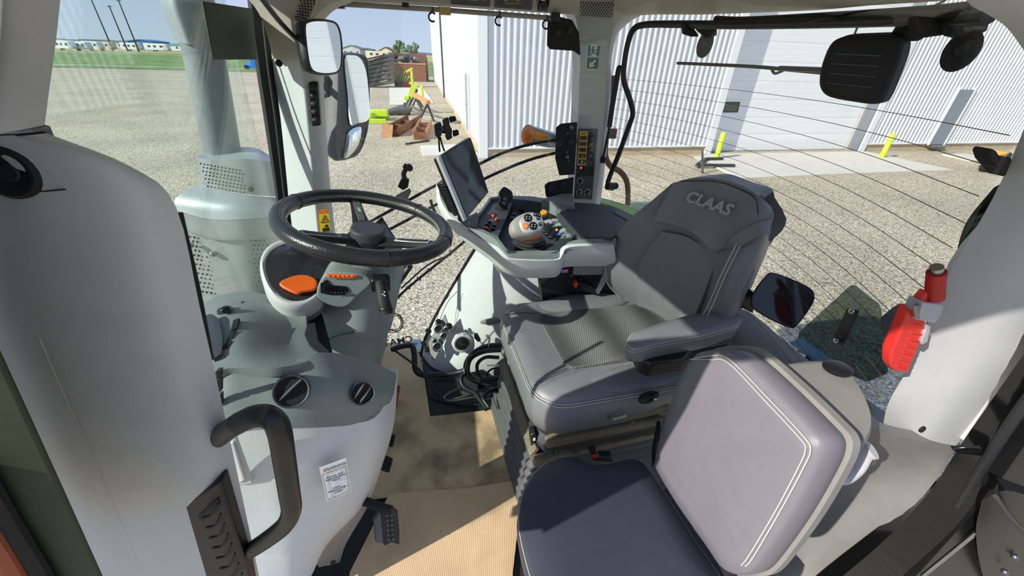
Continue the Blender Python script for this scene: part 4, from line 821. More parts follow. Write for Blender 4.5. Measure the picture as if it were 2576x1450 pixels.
# defrost slots with the little sensor dome
for k, q in enumerate([[(587, 1+805), (602, 800), (594, 826), (580, 832)], [(578, 836), (592, 830), (584, 852), (570, 858)], [(569, 861), (583, 856), (574, 876), (560, 878)], [(598, 768), (612, 757), (605, 777), (592, 790)], [(544, 935), (556, 932), (555, 950), (546, 955)], [(546, 958), (556, 955), (556, 985), (549, 990)], [(550, 995), (557, 992), (558, 1020), (553, 1022)]]):
    MB().prism([at(x, y, Z=(.746, .746, .747, .724)[k] if k < 4 else .73) if k < 4 else at(x, y, Y=.565) for x, y in q], .008).build('defrost_slot', 'black_matte', hood)
MB().sphere(at(567, 779, Z=.745), (.012, .012, .008), 16).build('sensor_dome', 'black_gloss', hood); MB().lathe(at(567, 783, Z=.733), (0, 0, 1), [(.016, 0), (.014, .006)], 20).build('sensor_base', 'black', hood)
MB().sheet(pZ([[(506, 800, .748), (530, 790, .75), (548, 800, .75)], [(512, 860, .75), (540, 850, .752), (560, 850, .752)], [(520, 905, .752), (540, 900, .752), (556, 890, .752)]]), 3, 3, .004).build('speaker_mesh', 'charcoal', hood)
rc = MB().prism([at(x, y, Y=.512) for x, y in [(575, 1105), (593, 1100), (636, 1217), (600, 1225)]], .006).build('recess_frame', 'trim_grey', hood, bevel=.002); MB().prism([at(x, y, Y=.508) for x, y in [(572, 1120), (586, 1112), (615, 1210), (597, 1218)]], .004).build('pocket_tray', 'white_paint', rc, bevel=.002)
# warning label on the side panel
ws = thing('warning_label', 'white chemical warning label on the grey dashboard side panel', 'label')
A, B, C2, D2 = at(808, 1168, Y=.5405), at(875, 1144, Y=.5545), at(887, 1227, Y=.548), at(827, 1252, Y=.5325)
A, B, C2, D2 = [q-V((0, .012, -.004)) for q in (A, B, C2, D2)]
MB().prism([A, B, C2, D2], .001).build('paper', 'sticker_white', ws)
ex = (B-A).normalized(); ey = ((A-D2)-ex*(A-D2).dot(ex)).normalized(); nn = ex.cross(ey); W_ = (B-A).length; H_ = (A-D2).length
lp = lambda u, v: D2+ (C2-D2)*u + ((A-D2)*(1-u)+(B-C2)*u)*v + nn*.0012
for a, b in (((.06, .05), (.94, .05)), ((.94, .05), (.94, .80)), ((.94, .80), (.06, .80)), ((.06, .80), (.06, .05))): MB().bar(lp(*a), lp(*b), .0005, .0005).build('border_line', 'ink', ws)
text('heading', 'ink', ws, 'WARNING', .0082, lp(.58, .895), ex, ey, depth=.0003)
text('body_text', 'ink', ws, 'Cancer and\nReproductive\nHarm', .0070, lp(.5, .60), ex, ey, depth=.0003); text('body_text', 'ink', ws, 'www.\nP65warnings.\nca.gov', .0070, lp(.5, .25), ex, ey, depth=.0003)
tq = [lp(.10, .85), lp(.22, .85), lp(.16, .95)]; MB().prism(tq, .0004).build('warning_triangle', 'yellow', ws); MB().bar(lp(.16, .875)+nn*.0004, lp(.16, .925)+nn*.0004, .0006, .0004).build('exclamation', 'ink', ws)
# grab handle at the door
gh = thing('grab_handle', 'black plastic grab handle on the dash side by the door', 'handle')
hp = [(545, 1105, .36), (585, 1075, .335), (640, 1048, .315), (682, 1052, .308), (703, 1085, .306), (716, 1160, .308), (728, 1240, .31), (733, 1285, .312), (716, 1322, .318), (672, 1358, .33), (620, 1392, .35)]
MB().tube([at(x, y, Y=q) for x, y, q in hp], .0118, 16, 6).build('bar', 'black', gh, smooth=60)
MB().tube([at(x, y, Y=q-.002) for x, y, q in [(600, 1064, .327), (640, 1047, .313), (676, 1047, .306)]], .0112, 14, 4).build('grip_insert', 'rubber', gh)
# brake pedal and the others under the panel
def pedal(label, px, s, Yp, rz, treads):
    t = thing('pedal', label, 'pedal', 'foot pedals'); c = at(*px, Y=Yp)
    n_ = V((.62, -.25, .55)).normalized(); x, y, z = frame(n_); M = Matrix((x, y, z)).transposed()@Matrix.Rotation(rz, 3, 'Z')
    MB().box(c, (.055*s, .095*s, .016*s), M).build('pad', 'black_matte', t, bevel=.004*s)
    if treads:
        for i in range(6):
            for j in range(2): MB().box(c+M@V(((-.010+j*.020)*s, (-.036+i*.0145)*s, .010*s)), (.014*s, .009*s, .006*s), M).build('tread_block', 'rubber', t, bevel=.001)
    MB().tube([c+M@V((0, .03*s, -.006*s)), c+V((-.05, .03, .045))*s, c+V((-.12, .06, .06))*s], .012*s, 10, 4).build('arm', 'black_matte', t); return t
t = thing('clutch_pedal', 'black clutch pedal with a ribbed rubber pad over the cardboard', 'pedal', 'foot pedals')
pp = lambda x, y, d=0: on(x, y, at(970, 1320, Y=.60), V((.45, -.62, .55)).normalized())
MB().prism([pp(*a) for a in [(958, 1270), (985, 1272), (1000, 1285), (1006, 1340), (1006, 1372), (985, 1366), (968, 1375), (962, 1330)]], .012).build('pad', 'black', t, bevel=.003)
MB().prism([pp(*a)+V((-.002, .003, 0)) for a in [(945, 1312), (960, 1290), (968, 1372), (950, 1370)]], .02).build('pad_side', 'gun', t, bevel=.002)
for i in range(7):
    for j in range(2):
        c = pp(972+j*11+i*.8, 1285+i*12+(0 if j == 0 else -1)); n_ = V((.45, -.62, .55)).normalized(); x, y, z = frame(n_)
        MB().lathe(c, n_, [(.0055, 0), (.0045, .004), (.001, .0055)], 4).build('tread_block', 'gun', t, smooth=0)
MB().tube([at(880, 1268, Y=.68), at(915, 1262, Y=.655), at(950, 1275, Y=.625), at(985, 1285, Y=.61)], .012, 10, 4).build('arm', 'black_matte', t)
pedal('black brake pedal half hidden under the dash panel', (958, 1162), .8, .80, .3, True); pedal('black rubber pedal edge under the dash curve', (970, 1102), .7, .88, .3, True)
ap_ = thing('accelerator_pedal', 'copper coloured ribbed accelerator pedal behind the dash edge', 'pedal', 'foot pedals')
q = [at(x, y, Z=.09) for x, y in [(992, 972), (1007, 968), (1005, 985), (994, 1000)]]; MB().prism(q, 0, (-.02, 0, -.086)).build('pad', 'copper', ap_, bevel=.002)
for k in range(4): MB().bar(at(994, 976+6*k, Z=.092), at(1006, 971+5*k, Z=.092), .005, .004).build('rib', 'copper', ap_)
# ---- steering column
sc = thing('steering_column', 'grey steering column with instrument pod and orange lever', 'steering column')
MB().sheet(pY([[(798, 690, .99), (850, 668, .92), (920, 672, .90), (985, 676, .94), (1018, 664, 1.04)], [(795, 760, .97), (850, 760, .90), (910, 768, .88), (965, 765, .91), (1003, 740, 1.0)], [(790, 812, .96), (850, 822, .89), (910, 828, .87), (960, 828, .90), (988, 810, .97)], [(796, 845, .95), (850, 852, .89), (905, 850, .87), (955, 848, .895), (978, 835, .96)]]), 5, 5, .10).build('upper_shell', 'dash_dark', sc, smooth=60)
MB().sheet(pY([[(792, 805, .985), (850, 815, .915), (910, 822, .895), (955, 822, .92), (980, 806, .98)], [(800, 862, .97), (850, 876, .90), (905, 885, .88), (950, 890, .905), (972, 868, .97)], [(822, 893, .96), (862, 900, .90), (905, 910, .88), (945, 918, .90), (962, 900, .96)], [(840, 940, .95), (870, 945, .90), (905, 950, .88), (940, 950, .90), (955, 940, .95)]]), 5, 4, .10).build('lower_shell', 'dash_dark', sc, smooth=60)
MB().tube([at(x, y, Y=q) for x, y, q in [(808, 862, .935), (830, 852, .895), (860, 842, .872), (915, 833, .853)]], .0016, 6, 5).build('shell_seam', 'charcoal', sc)
bt = MB().prism([at(x, y, Z=.705) for x, y in [(766, 842), (774, 815), (792, 812), (800, 858), (828, 884), (800, 884), (778, 868)]], .004).build('boot', 'black_matte', sc)  # flat black patch standing for the dark gap around the column base
MB().prism([at(x, y, Z=.655) for x, y in [(735, 790), (810, 790), (840, 900), (755, 885)]], .004).build('gap_backing', 'black_matte', sc)  # black sheet added below to keep the gap by the column dark
# instrument pod
PN = V((.22, -.34, .915)).normalized(); P00 = V((-.40, .95, .772))
def pod(x, y): return on(x, y, P00, PN)
rim = crom([pod(*a) for a in [(653, 665), (664, 632), (690, 610), (735, 598), (800, 602), (850, 632), (862, 672), (838, 705), (818, 718), (800, 748), (765, 768), (722, 768), (688, 748), (664, 712)]], 4, True)
cc = sum(rim, V())/len(rim)
rg = lambda s, d: [cc+(q-cc)*s+PN*d for q in rim]
MB().rings([rg(.86, -.001), rg(.93, .003), rg(.99, 0), rg(1.02, -.016), rg(1.02, -.052)], cap=False).build('pod_rim', 'trim_grey', sc, smooth=60)
MB().rings([rg(1.015, -.053), rg(1.0, -.075), rg(.90, -.10), rg(.70, -.12), rg(.3, -.13)]).build('pod_body', 'dash_dark', sc, smooth=60)
MB().rings([rg(1.021, -.0515), rg(1.021, -.0535)]).build('pod_seam', 'black_matte', sc)
scr = MB().rings([rg(.87, -.012), rg(.87, -.002), rg(.84, .0)]).build('display_glass', 'gauge_glass', sc, smooth=30)
lv = crom([pod(*a)+PN*.014 for a in [(703, 722), (742, 702), (775, 701), (797, 713), (794, 735), (762, 742), (745, 746)]], 3, True)
MB().prism(lv, .009).build('orange_lever', 'orange', sc, bevel=.003)
md = [(798, 750), (801, 715), (822, 690), (860, 686), (912, 694), (936, 712), (902, 744), (872, 772), (836, 772)]
mo = MB().prism(crom([at(x, y, Y=.865) for x, y in md], 3, True), .08).build('switch_block', 'dash_dark', sc, bevel=.006)
MB().prism([at(x, y, Y=.862) for x, y in [(806, 738), (806, 712), (822, 705), (834, 719), (872, 722), (878, 733), (868, 743), (830, 743)]], .005).build('finger_slot', 'black_gloss', mo, bevel=.001)
MB().prism([at(x, y, Y=.860) for x, y in [(820, 690), (900, 693), (893, 699), (878, 702), (840, 701), (828, 697)]], .004).build('orange_strip', 'orange', mo, bevel=.001)
for x in (826, 838, 850, 862, 872, 885): MB().box(at(x, 695, Y=.858), (.005, .001, .004)).build('strip_symbol', 'orange_soft', mo)
for k in range(5): MB().box(at(834+k*9, 737, Y=.858), (.004, .004, .004)).build('wheel_notch', 'rubber', mo)
sk_ = thing('column_stalk', 'dark grey control stalk on the right of the steering column', 'stalk')
MB().box(at(958, 712, Y=.865), (.046, .03, .04), Euler((.2, .1, .1)).to_matrix()).build('mount', 'black', sk_, bevel=.006)
MB().tube([at(957, 712, Y=.85), at(960, 728, Y=.835), at(965, 755, Y=.815), at(972, 790, Y=.80)], [.0125, .0165], 16, 4).build('grip', 'rubber', sk_)
MB().tube([at(971, 776, Y=.803), at(971.5, 781, Y=.8)], .0172, 16, 1).build('grip_ring', 'black', sk_)
for x, y in ((967, 735), (968, 744), (963, 741), (975, 768)): MB().box(at(x, y, Y=.80), (.003, .001, .0035)).build('symbol', 'white_print', sk_)
# ---- steering wheel
SW = thing('steering_wheel', 'black leather steering wheel with three spokes and cross stitching', 'steering wheel')
WC, WN = V((-.209, .981, .872)), V((.214, .016, 1)).normalized(); wx_ = (V((0, 1, 0))-WN*WN.y).normalized(); wy_ = WN.cross(wx_)
def wp(a, r, h=0): return WC+wx_*math.cos(a)*r+wy_*math.sin(a)*r+WN*h
MB().tube([wp(2*math.pi*k/64, .2) for k in range(64)], .019, 18, 1, True).build('rim', 'leather_wheel', SW, smooth=60)
def ang(px):
    q = on(px[0], px[1], WC, WN)-WC; return math.atan2(q.dot(wy_), q.dot(wx_))
for a in (ang((715, 500)), ang((978, 660)), ang((1055, 530)), ang((1120, 610))):
    MB().tube([wp(a, .2)+((wp(a, 1)-WC).normalized()*math.cos(t)+WN*math.sin(t))*.0194 for t in [2*math.pi*k/20 for k in range(20)]], .0012, 6, 1, True).build('seam', 'black_matte', SW)
st_ = MB()
a0, a1 = ang((1120, 600)), ang((700, 560))
if a1 < a0: a1 += 2*math.pi
nst = 70
aa = [ang((1105, 590)), ang((1075, 545)), ang((1000, 505)), ang((900, 490)), ang((800, 500)), ang((725, 540))]
for i in range(1, 6):
    while aa[i]-aa[i-1] > math.pi: aa[i] -= 2*math.pi
    while aa[i]-aa[i-1] < -math.pi: aa[i] += 2*math.pi
for k in range(nst):
    a = aa[0]+(aa[-1]-aa[0])*k/nst; b = aa[0]+(aa[-1]-aa[0])*(k+1)/nst
    def rp_(a, t): return wp(a, .2)+((WC-wp(a, .2)).normalized()*math.cos(t)+WN*math.sin(t))*.0196
    st_.tube([rp_(a, .05), rp_(b, .45)], .0005, 4, 1); st_.tube([rp_(b, .05), rp_(a, .45)], .0005, 4, 1)
o = st_.build('cross_stitching', 'thread', SW); o['kind'] = 'stuff'
hub = WC-WN*.035
MB().lathe(hub-WN*.04, WN, [(.05, 0), (.055, .02), (.05, .035), (.046, .04)], 28).build('hub', 'black', SW)
hc = crom([hub+wx_*a+wy_*b+WN*.022 for a, b in [(-.045, -.02), (-.02, -.042), (.02, -.042), (.045, -.02), (.045, .02), (.02, .04), (-.02, .04), (-.045, .02)]], 3, True)
MB().prism(hc, .03).build('hub_cap', 'charcoal', SW, bevel=.006)
for px in ((700, 585), (1105, 610), (893, 497)):
    a = ang(px); d = (wp(a, 1)-WC).normalized(); s = WN.cross(d); r0 = .035
    sp_ = MB().rings([[hub+d*r+s*w_*k+WN*(h_+e) for k, e in ((-1, -.006), (-.6, .004), (.6, .004), (1, -.006), (.7, -.012), (-.7, -.012))] for r, w_, h_ in ((.03, .034, -.004), (.07, .026, .004), (.12, .020, .014), (.16, .017, .024), (.188, .016, .032))]).build('spoke', 'black', SW, smooth=40, bevel=.002)
    MB().rings([[hub+d*r+s*w_*k+WN*(h_+e) for k, e in ((-1, .0062), (1, .0062), (1, .003), (-1, .003))] for r, w_, h_ in ((.075, .009, .005), (.12, .010, .014), (.165, .010, .0255))]).build('spoke_inlay', 'silver' if px[1] > 550 else 'gun', sp_, bevel=.001)
    if px[1] > 550: MB().rings([[hub+d*r+s*w_*k+WN*(h_+e) for k, e in ((-1, .0072), (1, .0072), (1, .004), (-1, .004))] for r, w_, h_ in ((.080, .0062, .0065), (.12, .007, .0145), (.16, .007, .0248))]).build('spoke_pad', 'black', sp_, bevel=.001)
# letters on the far spoke
a = ang((893, 497)); d = (wp(a, 1)-WC).normalized(); s = WN.cross(d)
text('spoke_lettering', 'white_print', SW, 'CLAAS', .011, hub+d*.125+WN*.0245, -d, -s if True else s, depth=.0004, bold=.0002)
# ---- side console with the armrest
co = thing('side_console', 'grey side console with joystick tray and armrest right of the seat', 'console')
O_ = [(1180, 572), (1205, 532), (1230, 497), (1262, 491), (1345, 494), (1395, 503), (1430, 524), (1450, 545), (1452, 585), (1440, 604), (1405, 632), (1375, 640), (1290, 640), (1262, 625), (1245, 600), (1212, 582)]
I_ = [(1190, 567), (1212, 533), (1236, 500), (1265, 497), (1340, 505), (1378, 512), (1403, 532), (1415, 550), (1420, 575), (1412, 596), (1390, 620), (1370, 630), (1285, 632), (1268, 618), (1252, 596), (1215, 577)]
Op = [at(*a, Z=.745) for a in O_]; Ip = [at(*a, Z=.742) for a in I_]; ic = sum(Ip, V())/len(Ip)
fl_ = [V((ic.x+(q.x-ic.x)*.9, ic.y+(q.y-ic.y)*.9, .695)) for q in Ip]
MB().rings([[q-V((0, 0, .03)) for q in Op], [q-V((0, 0, .004)) for q in Op], [q+(ic-q)*.012 for q in Op], Ip, [q-V((0, 0, .006)) for q in Ip]], cap=False).build('rim', 'dash_dark', co, smooth=40)
MB().rings([[q-V((0, 0, .004)) for q in Ip], fl_, [V((ic.x+(q.x-ic.x)*.03, ic.y+(q.y-ic.y)*.03, .69)) for q in fl_]], cap=False).build('tray', 'charcoal', co, smooth=40)
shT = [(1102, 458, 1.32), (1110, 505, 1.27), (1138, 550, 1.20), (1180, 588, 1.11), (1245, 628, 1.03), (1282, 652, .998), (1395, 655, .998), (1415, 641, 1.0), (1434, 622, 1.005), (1545, 618, 1.03)]
shB = [(1097, 462, 1.34), (1101, 515, 1.31), (1127, 565, 1.26), (1172, 610, 1.19), (1228, 652, 1.12), (1290, 695, 1.075), (1385, 699, 1.075), (1408, 690, 1.075), (1424, 672, 1.075), (1545, 670, 1.09)]
T3 = [at(x, y, Y=q) for x, y, q in shT]; B3 = [at(x, y, Y=q) for x, y, q in shB]
MB().sheet([T3, [(a+b)/2+V((0, -.012, 0)) for a, b in zip(T3, B3)], B3], 4, 4, .012).build('light_shell', 'dash_light', co, smooth=60)
dw1 = [(1176, 574, 1.13), (1212, 584, 1.08), (1247, 603, 1.045), (1268, 632, 1.01), (1292, 642, 1.0), (1376, 642, 1.0), (1408, 633, 1.01), (1442, 605, 1.045), (1550, 600, 1.05)]
dw2 = [(1180, 590, 1.115), (1222, 616, 1.06), (1254, 635, 1.03), (1276, 651, 1.003), (1294, 657, .997), (1394, 657, .997), (1417, 642, 1.0), (1436, 624, 1.005), (1550, 620, 1.035)]
MB().sheet([[at(x, y, Y=q) for x, y, q in dw1], [at(x, y, Y=q+.003) for x, y, q in dw2]], 4, 3, .01).build('dark_wall', 'dash_dark', co, smooth=50)
MB().prism([at(x, y, Z=.742) for x, y in [(1404, 537), (1500, 545), (1610, 580), (1610, 606), (1452, 606), (1445, 585)]], 0, (0, 0, -.13)).build('armrest_box', 'dash_dark', co, bevel=.004)
MB().prism([at(x, y, Z=.775) for x, y in [(1403, 535), (1415, 527), (1500, 541), (1592, 570), (1575, 582), (1541, 600), (1455, 598), (1445, 581)]], 0, (0, 0, -.035)).build('armrest_pad', 'charcoal', co, bevel=.008)
MB().prism([at(x, y, Z=.755) for x, y in [(1395, 502), (1440, 508), (1500, 512), (1545, 520), (1640, 562), (1600, 582), (1500, 550), (1425, 528)]], 0, (0, 0, -.14)).build('rear_shelf', 'charcoal', co, bevel=.006)
MB().prism([at(x, y, Z=.757) for x, y in [(1540, 533), (1560, 530), (1607, 552), (1590, 560)]], .003).build('shelf_groove', 'black', co)
MB().prism([at(x, y, Z=.775) for x, y in [(1362, 500), (1440, 480), (1446, 515), (1400, 512)]], 0, (0, 0, -.1)).build('pillar_foot', 'dash_dark', co, bevel=.004)
# under side: black slab in place of the dark cavity, with buckle
cav = MB().prism([at(x, y, Y=1.12) for x, y in [(1360, 716), (1385, 698), (1412, 672), (1545, 668), (1590, 790), (1450, 790), (1365, 760)]], .05).build('cavity_black', 'black', co)
MB().prism([at(x, y, Y=1.115) for x, y in [(1413, 679), (1429, 678), (1428, 686), (1412, 687)]], .002).build('part_label', 'pink_dot', cav)
for px in ((1470, 676), (1461, 704), (1437, 693)): MB().sphere(at(*px, Y=1.112), .005, 10).build('bolt', 'bolt', cav)
MB().prism([at(x, y, Y=1.118) for x, y in [(1243, 668), (1262, 672), (1292, 694), (1268, 688), (1252, 684)]], .03).build('lip', 'taupe', co, bevel=.003)
# small joystick
j1 = thing('small_joystick', 'small black joystick with round boot at the left of the console tray', 'joystick')
c = at(1262, 530, Z=.72); ax = (at(1272, 490, Y=c.y-.01)-c).normalized()
MB().lathe(c-ax*.01, ax, [(.036, 0), (.036, .006), (.029, .009), (.031, .014), (.024, .018), (.026, .023), (.019, .027), (.020, .032), (.013, .036)], 24).build('boot', 'rubber', j1)
hp_ = lambda x, y, d=0: on(x, y, c+ax*.04+V((0, -.02, 0)), V((.15, -.9, .42)).normalized())+V((0, -d, 0))
MB().prism(crom([hp_(*a) for a in [(1257, 486), (1264, 474), (1271, 470), (1287, 480), (1291, 490), (1290, 498), (1280, 508), (1278, 520), (1262, 520), (1258, 508), (1260, 498)]], 3, True), .028).build('handle', 'black', j1, bevel=.005)
for px, s in (((1270, 500.5), 'F3'), ((1267.5, 511), 'F4')):
    p = hp_(*px, d=.002); MB().tube([p+V((math.cos(a)*.0055, 0, math.sin(a)*.0055)) for a in [k*math.pi/7 for k in range(14)]], .0005, 5, 1, True).build('button_ring', 'white_print', j1)
    text('button_text', 'white_print', j1, s, .0068, p, V((1, 0, 0)), V((0, 0, 1)), depth=.0003)
# main joystick
j2 = thing('drive_joystick', 'silver and orange drive joystick with black bellows in the console tray', 'joystick')
b0 = at(1336, 628, Z=.70); ax = V((-.03, -.02, 1)).normalized()
MB().lathe(b0, ax, [(.052, 0), (.053, .006), (.046, .010), (.048, .016), (.041, .021), (.043, .027), (.036, .032), (.037, .037), (.030, .042)], 28, sx=1.12, sy=.9).build('bellows', 'rubber', j2)
MB().prism([on(x, y, at(1340, 598, Y=1.06), V((.1, -.8, .55)).normalized()) for x, y in [(1316, 596), (1340, 592), (1362, 584), (1361, 597), (1346, 602), (1320, 604)]], .04).build('collar', 'orange', j2, bevel=.004)
HN = V((.05, -.70, .70)).normalized(); H0 = at(1325, 568, Y=1.03)
hd = lambda x, y, d=0: on(x, y, H0, HN)+HN*d
head = [(1281, 575), (1284, 561), (1300, 547), (1325, 537), (1350, 539), (1364, 552), (1367, 574), (1361, 588), (1332, 598), (1302, 598), (1286, 590)]
hh = crom([hd(*a) for a in head], 4, True); hcn = sum(hh, V())/len(hh)
MB().rings([[hcn+(q-hcn)*s+HN*d for q in hh] for s, d in ((.55, -.045), (.85, -.035), (.98, -.016), (1.0, -.002), (.95, .010), (.8, .016), (.4, .019))]).build('head', 'taupe', j2, smooth=60)
fp = crom([hd(*a) for a in [(1300, 570), (1304, 557), (1318, 547), (1340, 541), (1355, 545), (1363, 558), (1364, 576), (1354, 586), (1330, 593), (1310, 591)]], 4, True); fcn = sum(fp, V())/len(fp)
MB().rings([[fcn+(q-fcn)*s+HN*d for q in fp] for s, d in ((1.0, .0), (.99, .014), (.9, .019), (.5, .021))]).build('face_plate', 'silver', j2, smooth=60)
for x, y, r, m_ in ((1324, 556.5, .0125, 'black'), (1337, 576, .0125, 'black'), (1317, 576, .0100, 'orange_soft'), (1342, 548, .0055, 'black'), (1349, 557, .0055, 'black'), (1354.5, 572, .0058, 'black'), (1352, 549, .006, 'black')):
    p = hd(x, y, .019); b_ = MB().lathe(p, HN, [(r, 0), (r, .003), (r*.8, .0045)], 20).build('button', m_, j2)
    if m_ == 'black':
        for k in range(4 if r > .01 else 1):
            o_ = V((math.cos(k*1.57+.6), 0, math.sin(k*1.57+.6)))*(r*.5 if r > .01 else 0); o_ -= HN*o_.dot(HN)
            MB().box(p+o_+HN*.005, (.003, .003, .0012), Matrix.Rotation(k*.5, 3, 'Z')).build('button_symbol', 'white_print', b_)
# switches in the tray
bs = MB().prism([at(x, y, Z=.728) for x, y in [(1195, 568), (1217, 533), (1240, 502), (1290, 510), (1272, 552), (1254, 594), (1218, 576)]], .01).build('switch_plate', 'charcoal', co, bevel=.002)
for x, y, m_ in ((1239, 543.5, 'orange'), (1250.5, 551.5, 'orange'), (1231, 559, 'black'), (1226, 566, 'black'), (1243, 568, 'black'), (1240, 576, 'black'), (1223, 574, 'orange')):
    MB().box(at(x, y, Z=.733), (.013, .012, .008), Matrix.Rotation(-.5, 3, 'Z')).build('switch', m_, bs, bevel=.001)
for k, (a, b) in enumerate([((1366, 556), (1412, 552)), ((1392, 567), (1424, 561)), ((1400, 583), (1433, 573)), ((1406, 602), (1444, 585))]):
    qa, qb = at(*a, Z=.735), at(*b, Z=.752); MB().sheet([[qa, (qa+qb)/2+V((0, 0, .006)), qb], [qa+V((.004, -.016, -.004)), (qa+qb)/2+V((.004, -.016, .002)), qb+V((.004, -.016, -.004))]], 4, 2, .03).build('lever_divider', 'dash_dark', co, smooth=60)
for a, b in (((1375, 592), (1390, 566)), ((1384, 600), (1401, 574)), ((1368, 585), (1378, 566))): MB().bar(at(*a, Z=.725), at(*b, Z=.745), .018, .012).build('paddle_lever', 'black', co, bevel=.003)
for x, y, m_ in ((1385.5, 560.5, 'pink_dot'), (1393, 570, 'green_dot'), (1400.5, 579, 'orange_soft'), (1407.5, 589, 'blue_dot')): disc(at(x, y, Z=.758), V((-.2, -.6, .8)), .0048, .002).build('lever_mark', m_, co)
MB().prism([at(x, y, Z=.75) for x, y in [(1359, 532), (1366, 526), (1378, 531), (1374, 538), (1362, 540)]], 0, (0, 0, -.012)).build('yellow_switch', 'yellow', co, bevel=.002)
MB().prism([at(x, y, Z=.75) for x, y in [(1378, 540), (1384, 536), (1393, 543), (1386, 551)]], 0, (0, 0, -.01)).build('button', 'black', co, bevel=.001)
for x, y in ((1294, 540), (1289, 551), (1302, 548), (1312, 528)): disc(at(x, y, Z=.705), V((0, -.2, 1)), .012, .006).build('round_button', 'black', co)
for x in (1308, 1315, 1332, 1344, 1350, 1356): MB().box(at(x, 634.5, Z=.727), (.004, .003, .001)).build('print_mark', 'white_print', co)
# ---- touch screen
tm = thing('touch_monitor', 'large tilted touch screen monitor standing at the front of the console', 'monitor')
A, D_ = at(1103, 397, Y=1.22), at(1170, 556, Y=1.20); B, C_2 = at(1183, 345, Y=1.38), at(1229, 485, Y=1.36)
n_ = newell([A, B, C_2, D_]); n_ = n_ if n_.dot(CP-A) > 0 else -n_
MB().prism([A, B, C_2, D_], .022).build('body', 'black', tm, bevel=.003)
L = lambda u, v, d=.0: A+(B-A)*u+((D_-A)*(1-u)+(C_2-B)*u)*v+n_*d
MB().prism([L(-.005, -.005, .001), L(.075, -.005, .001), L(.075, 1.005, .001), L(-.005, 1.005, .001)], .012).build('side_bezel', 'silver', tm, bevel=.002)
MB().prism([L(.085, .012, .002), L(.99, .012, .002), L(.99, .985, .002), L(.085, .985, .002)], .003).build('glass', 'screen', tm)
for k in range(9): MB().box(L(-.02, .40+k*.045, -.022), (.014, .012, .007)).build('rear_fin', 'rubber', tm, bevel=.001)
MB().prism([L(.0, .35, -.022), L(.3, .35, -.022), L(.3, .9, -.022), L(.0, .9, -.022)], .03).build('rear_housing', 'black', tm, bevel=.004)
MB().prism([at(x, y, Y=1.235) for x, y in [(1150, 552), (1172, 560), (1205, 545), (1200, 575), (1165, 575)]], .05).build('foot', 'dash_dark', tm, bevel=.005)
# phone mount and clamp on the far door
pm = thing('phone_mount', 'black phone mount with two knobs on a forked arm above the monitor', 'mount')
z6p = lambda x, y, Y=1.36: at(*zc(x, y), Y=Y)
MB().prism([z6p(*a) for a in [(1100, 970), (1205, 925), (1235, 950), (1240, 1170), (1160, 1215), (1120, 1160)]], .012).build('plate', 'black', pm, bevel=.002)
MB().tube([z6p(1220, 1060), z6p(1280, 1060, 1.35)], .012, 14, 1).build('ball_joint', 'black_gloss', pm)
MB().prism([z6p(*a, 1.35) for a in [(1250, 890), (1345, 840), (1375, 870), (1390, 1000), (1430, 1060), (1425, 1180), (1440, 1210), (1350, 1265), (1310, 1210), (1300, 1130), (1260, 1080), (1270, 1000)]], .022).build('clamp', 'black', pm, bevel=.003)
for q in ([(1370, 835), (1490, 820), (1515, 900), (1395, 945)], [(1435, 1090), (1545, 1070), (1562, 1160), (1450, 1200)]): MB().prism([z6p(*a, 1.345) for a in q], .02).build('knob', 'black_matte', pm, bevel=.004)
MB().tube([z6p(1190, 1200, 1.36), z6p(1195, 1350, 1.37), z6p(1205, 1460, 1.38)], .003, 8, 2).build('fork_arm', 'black', pm); MB().tube([z6p(1215, 1200, 1.36), z6p(1250, 1340, 1.37), z6p(1290, 1450, 1.38)], .003, 8, 2).build('fork_arm', 'black', pm)
rm = thing('ball_mount', 'black ball joint mount on a steel bracket behind the steering wheel', 'mount')
zw = lambda x, y, Y=1.47: at(600+x/2.9, y/2.9, Y=Y)
MB().tube([zw(1215, 1310), zw(1205, 1270), zw(1225, 1225)], .009, 10, 3).build('arm', 'black', rm); MB().lathe(zw(1245, 1222), V((.2, -1, 0)), [(.013, -.01), (.013, .01)], 8).build('knob', 'black', rm); MB().tube([zw(1205, 1205), zw(1228, 1222)], .009, 10, 1).build('socket', 'black', rm)
MB().prism([zw(*a) for a in [(1160, 1365), (1185, 1310), (1215, 1300), (1245, 1315), (1235, 1370), (1200, 1390)]], .02).build('base', 'black', rm, bevel=.003)
MB().prism([zw(*a) for a in [(1145, 1430), (1200, 1400), (1250, 1375), (1260, 1400), (1235, 1450), (1270, 1490), (1180, 1500)]], .004).build('bracket', 'dusty_grey', rm)
# second display behind the column
ad = thing('guidance_display', 'dark guidance display tucked behind the steering column', 'monitor')
q = [at(918, 585, Y=1.16), at(962, 546, Y=1.20), at(1040, 672, Y=1.16), at(985, 752, Y=1.12)]
MB().prism(q, .02).build('body', 'black', ad, bevel=.004); n2 = newell(q); n2 = n2 if n2.dot(CP-q[0]) > 0 else -n2
lq = lambda u, v: (q[0]*(1-u)+q[1]*u)*(1-v)+(q[3]*(1-u)+q[2]*u)*v+n2*.001
MB().prism([lq(.06, .04), lq(.95, .04), lq(.95, .80), lq(.06, .80)], .001).build('screen', 'screen', ad)
text('bezel_lettering', 'white_print', ad, 'Ag Leader', .016, lq(.6, .90)+n2*.0008, (q[2]-q[3]), (q[1]-q[2]), depth=.0004)
cbl = thing('display_cable', 'thin black cables looping down beside the steering column', 'cable')
for r, dx in ((.034, 0), (.030, .008), (.026, .004)): MB().tube([at(985, 800, Y=1.15)+V((math.cos(a)*r+dx, 0, math.sin(a)*r*1.3-.02)) for a in [math.radians(100-k*25) for k in range(11)]]+[at(985, 752, Y=1.13)], .0016, 6, 3).build('loop', 'black', cbl)
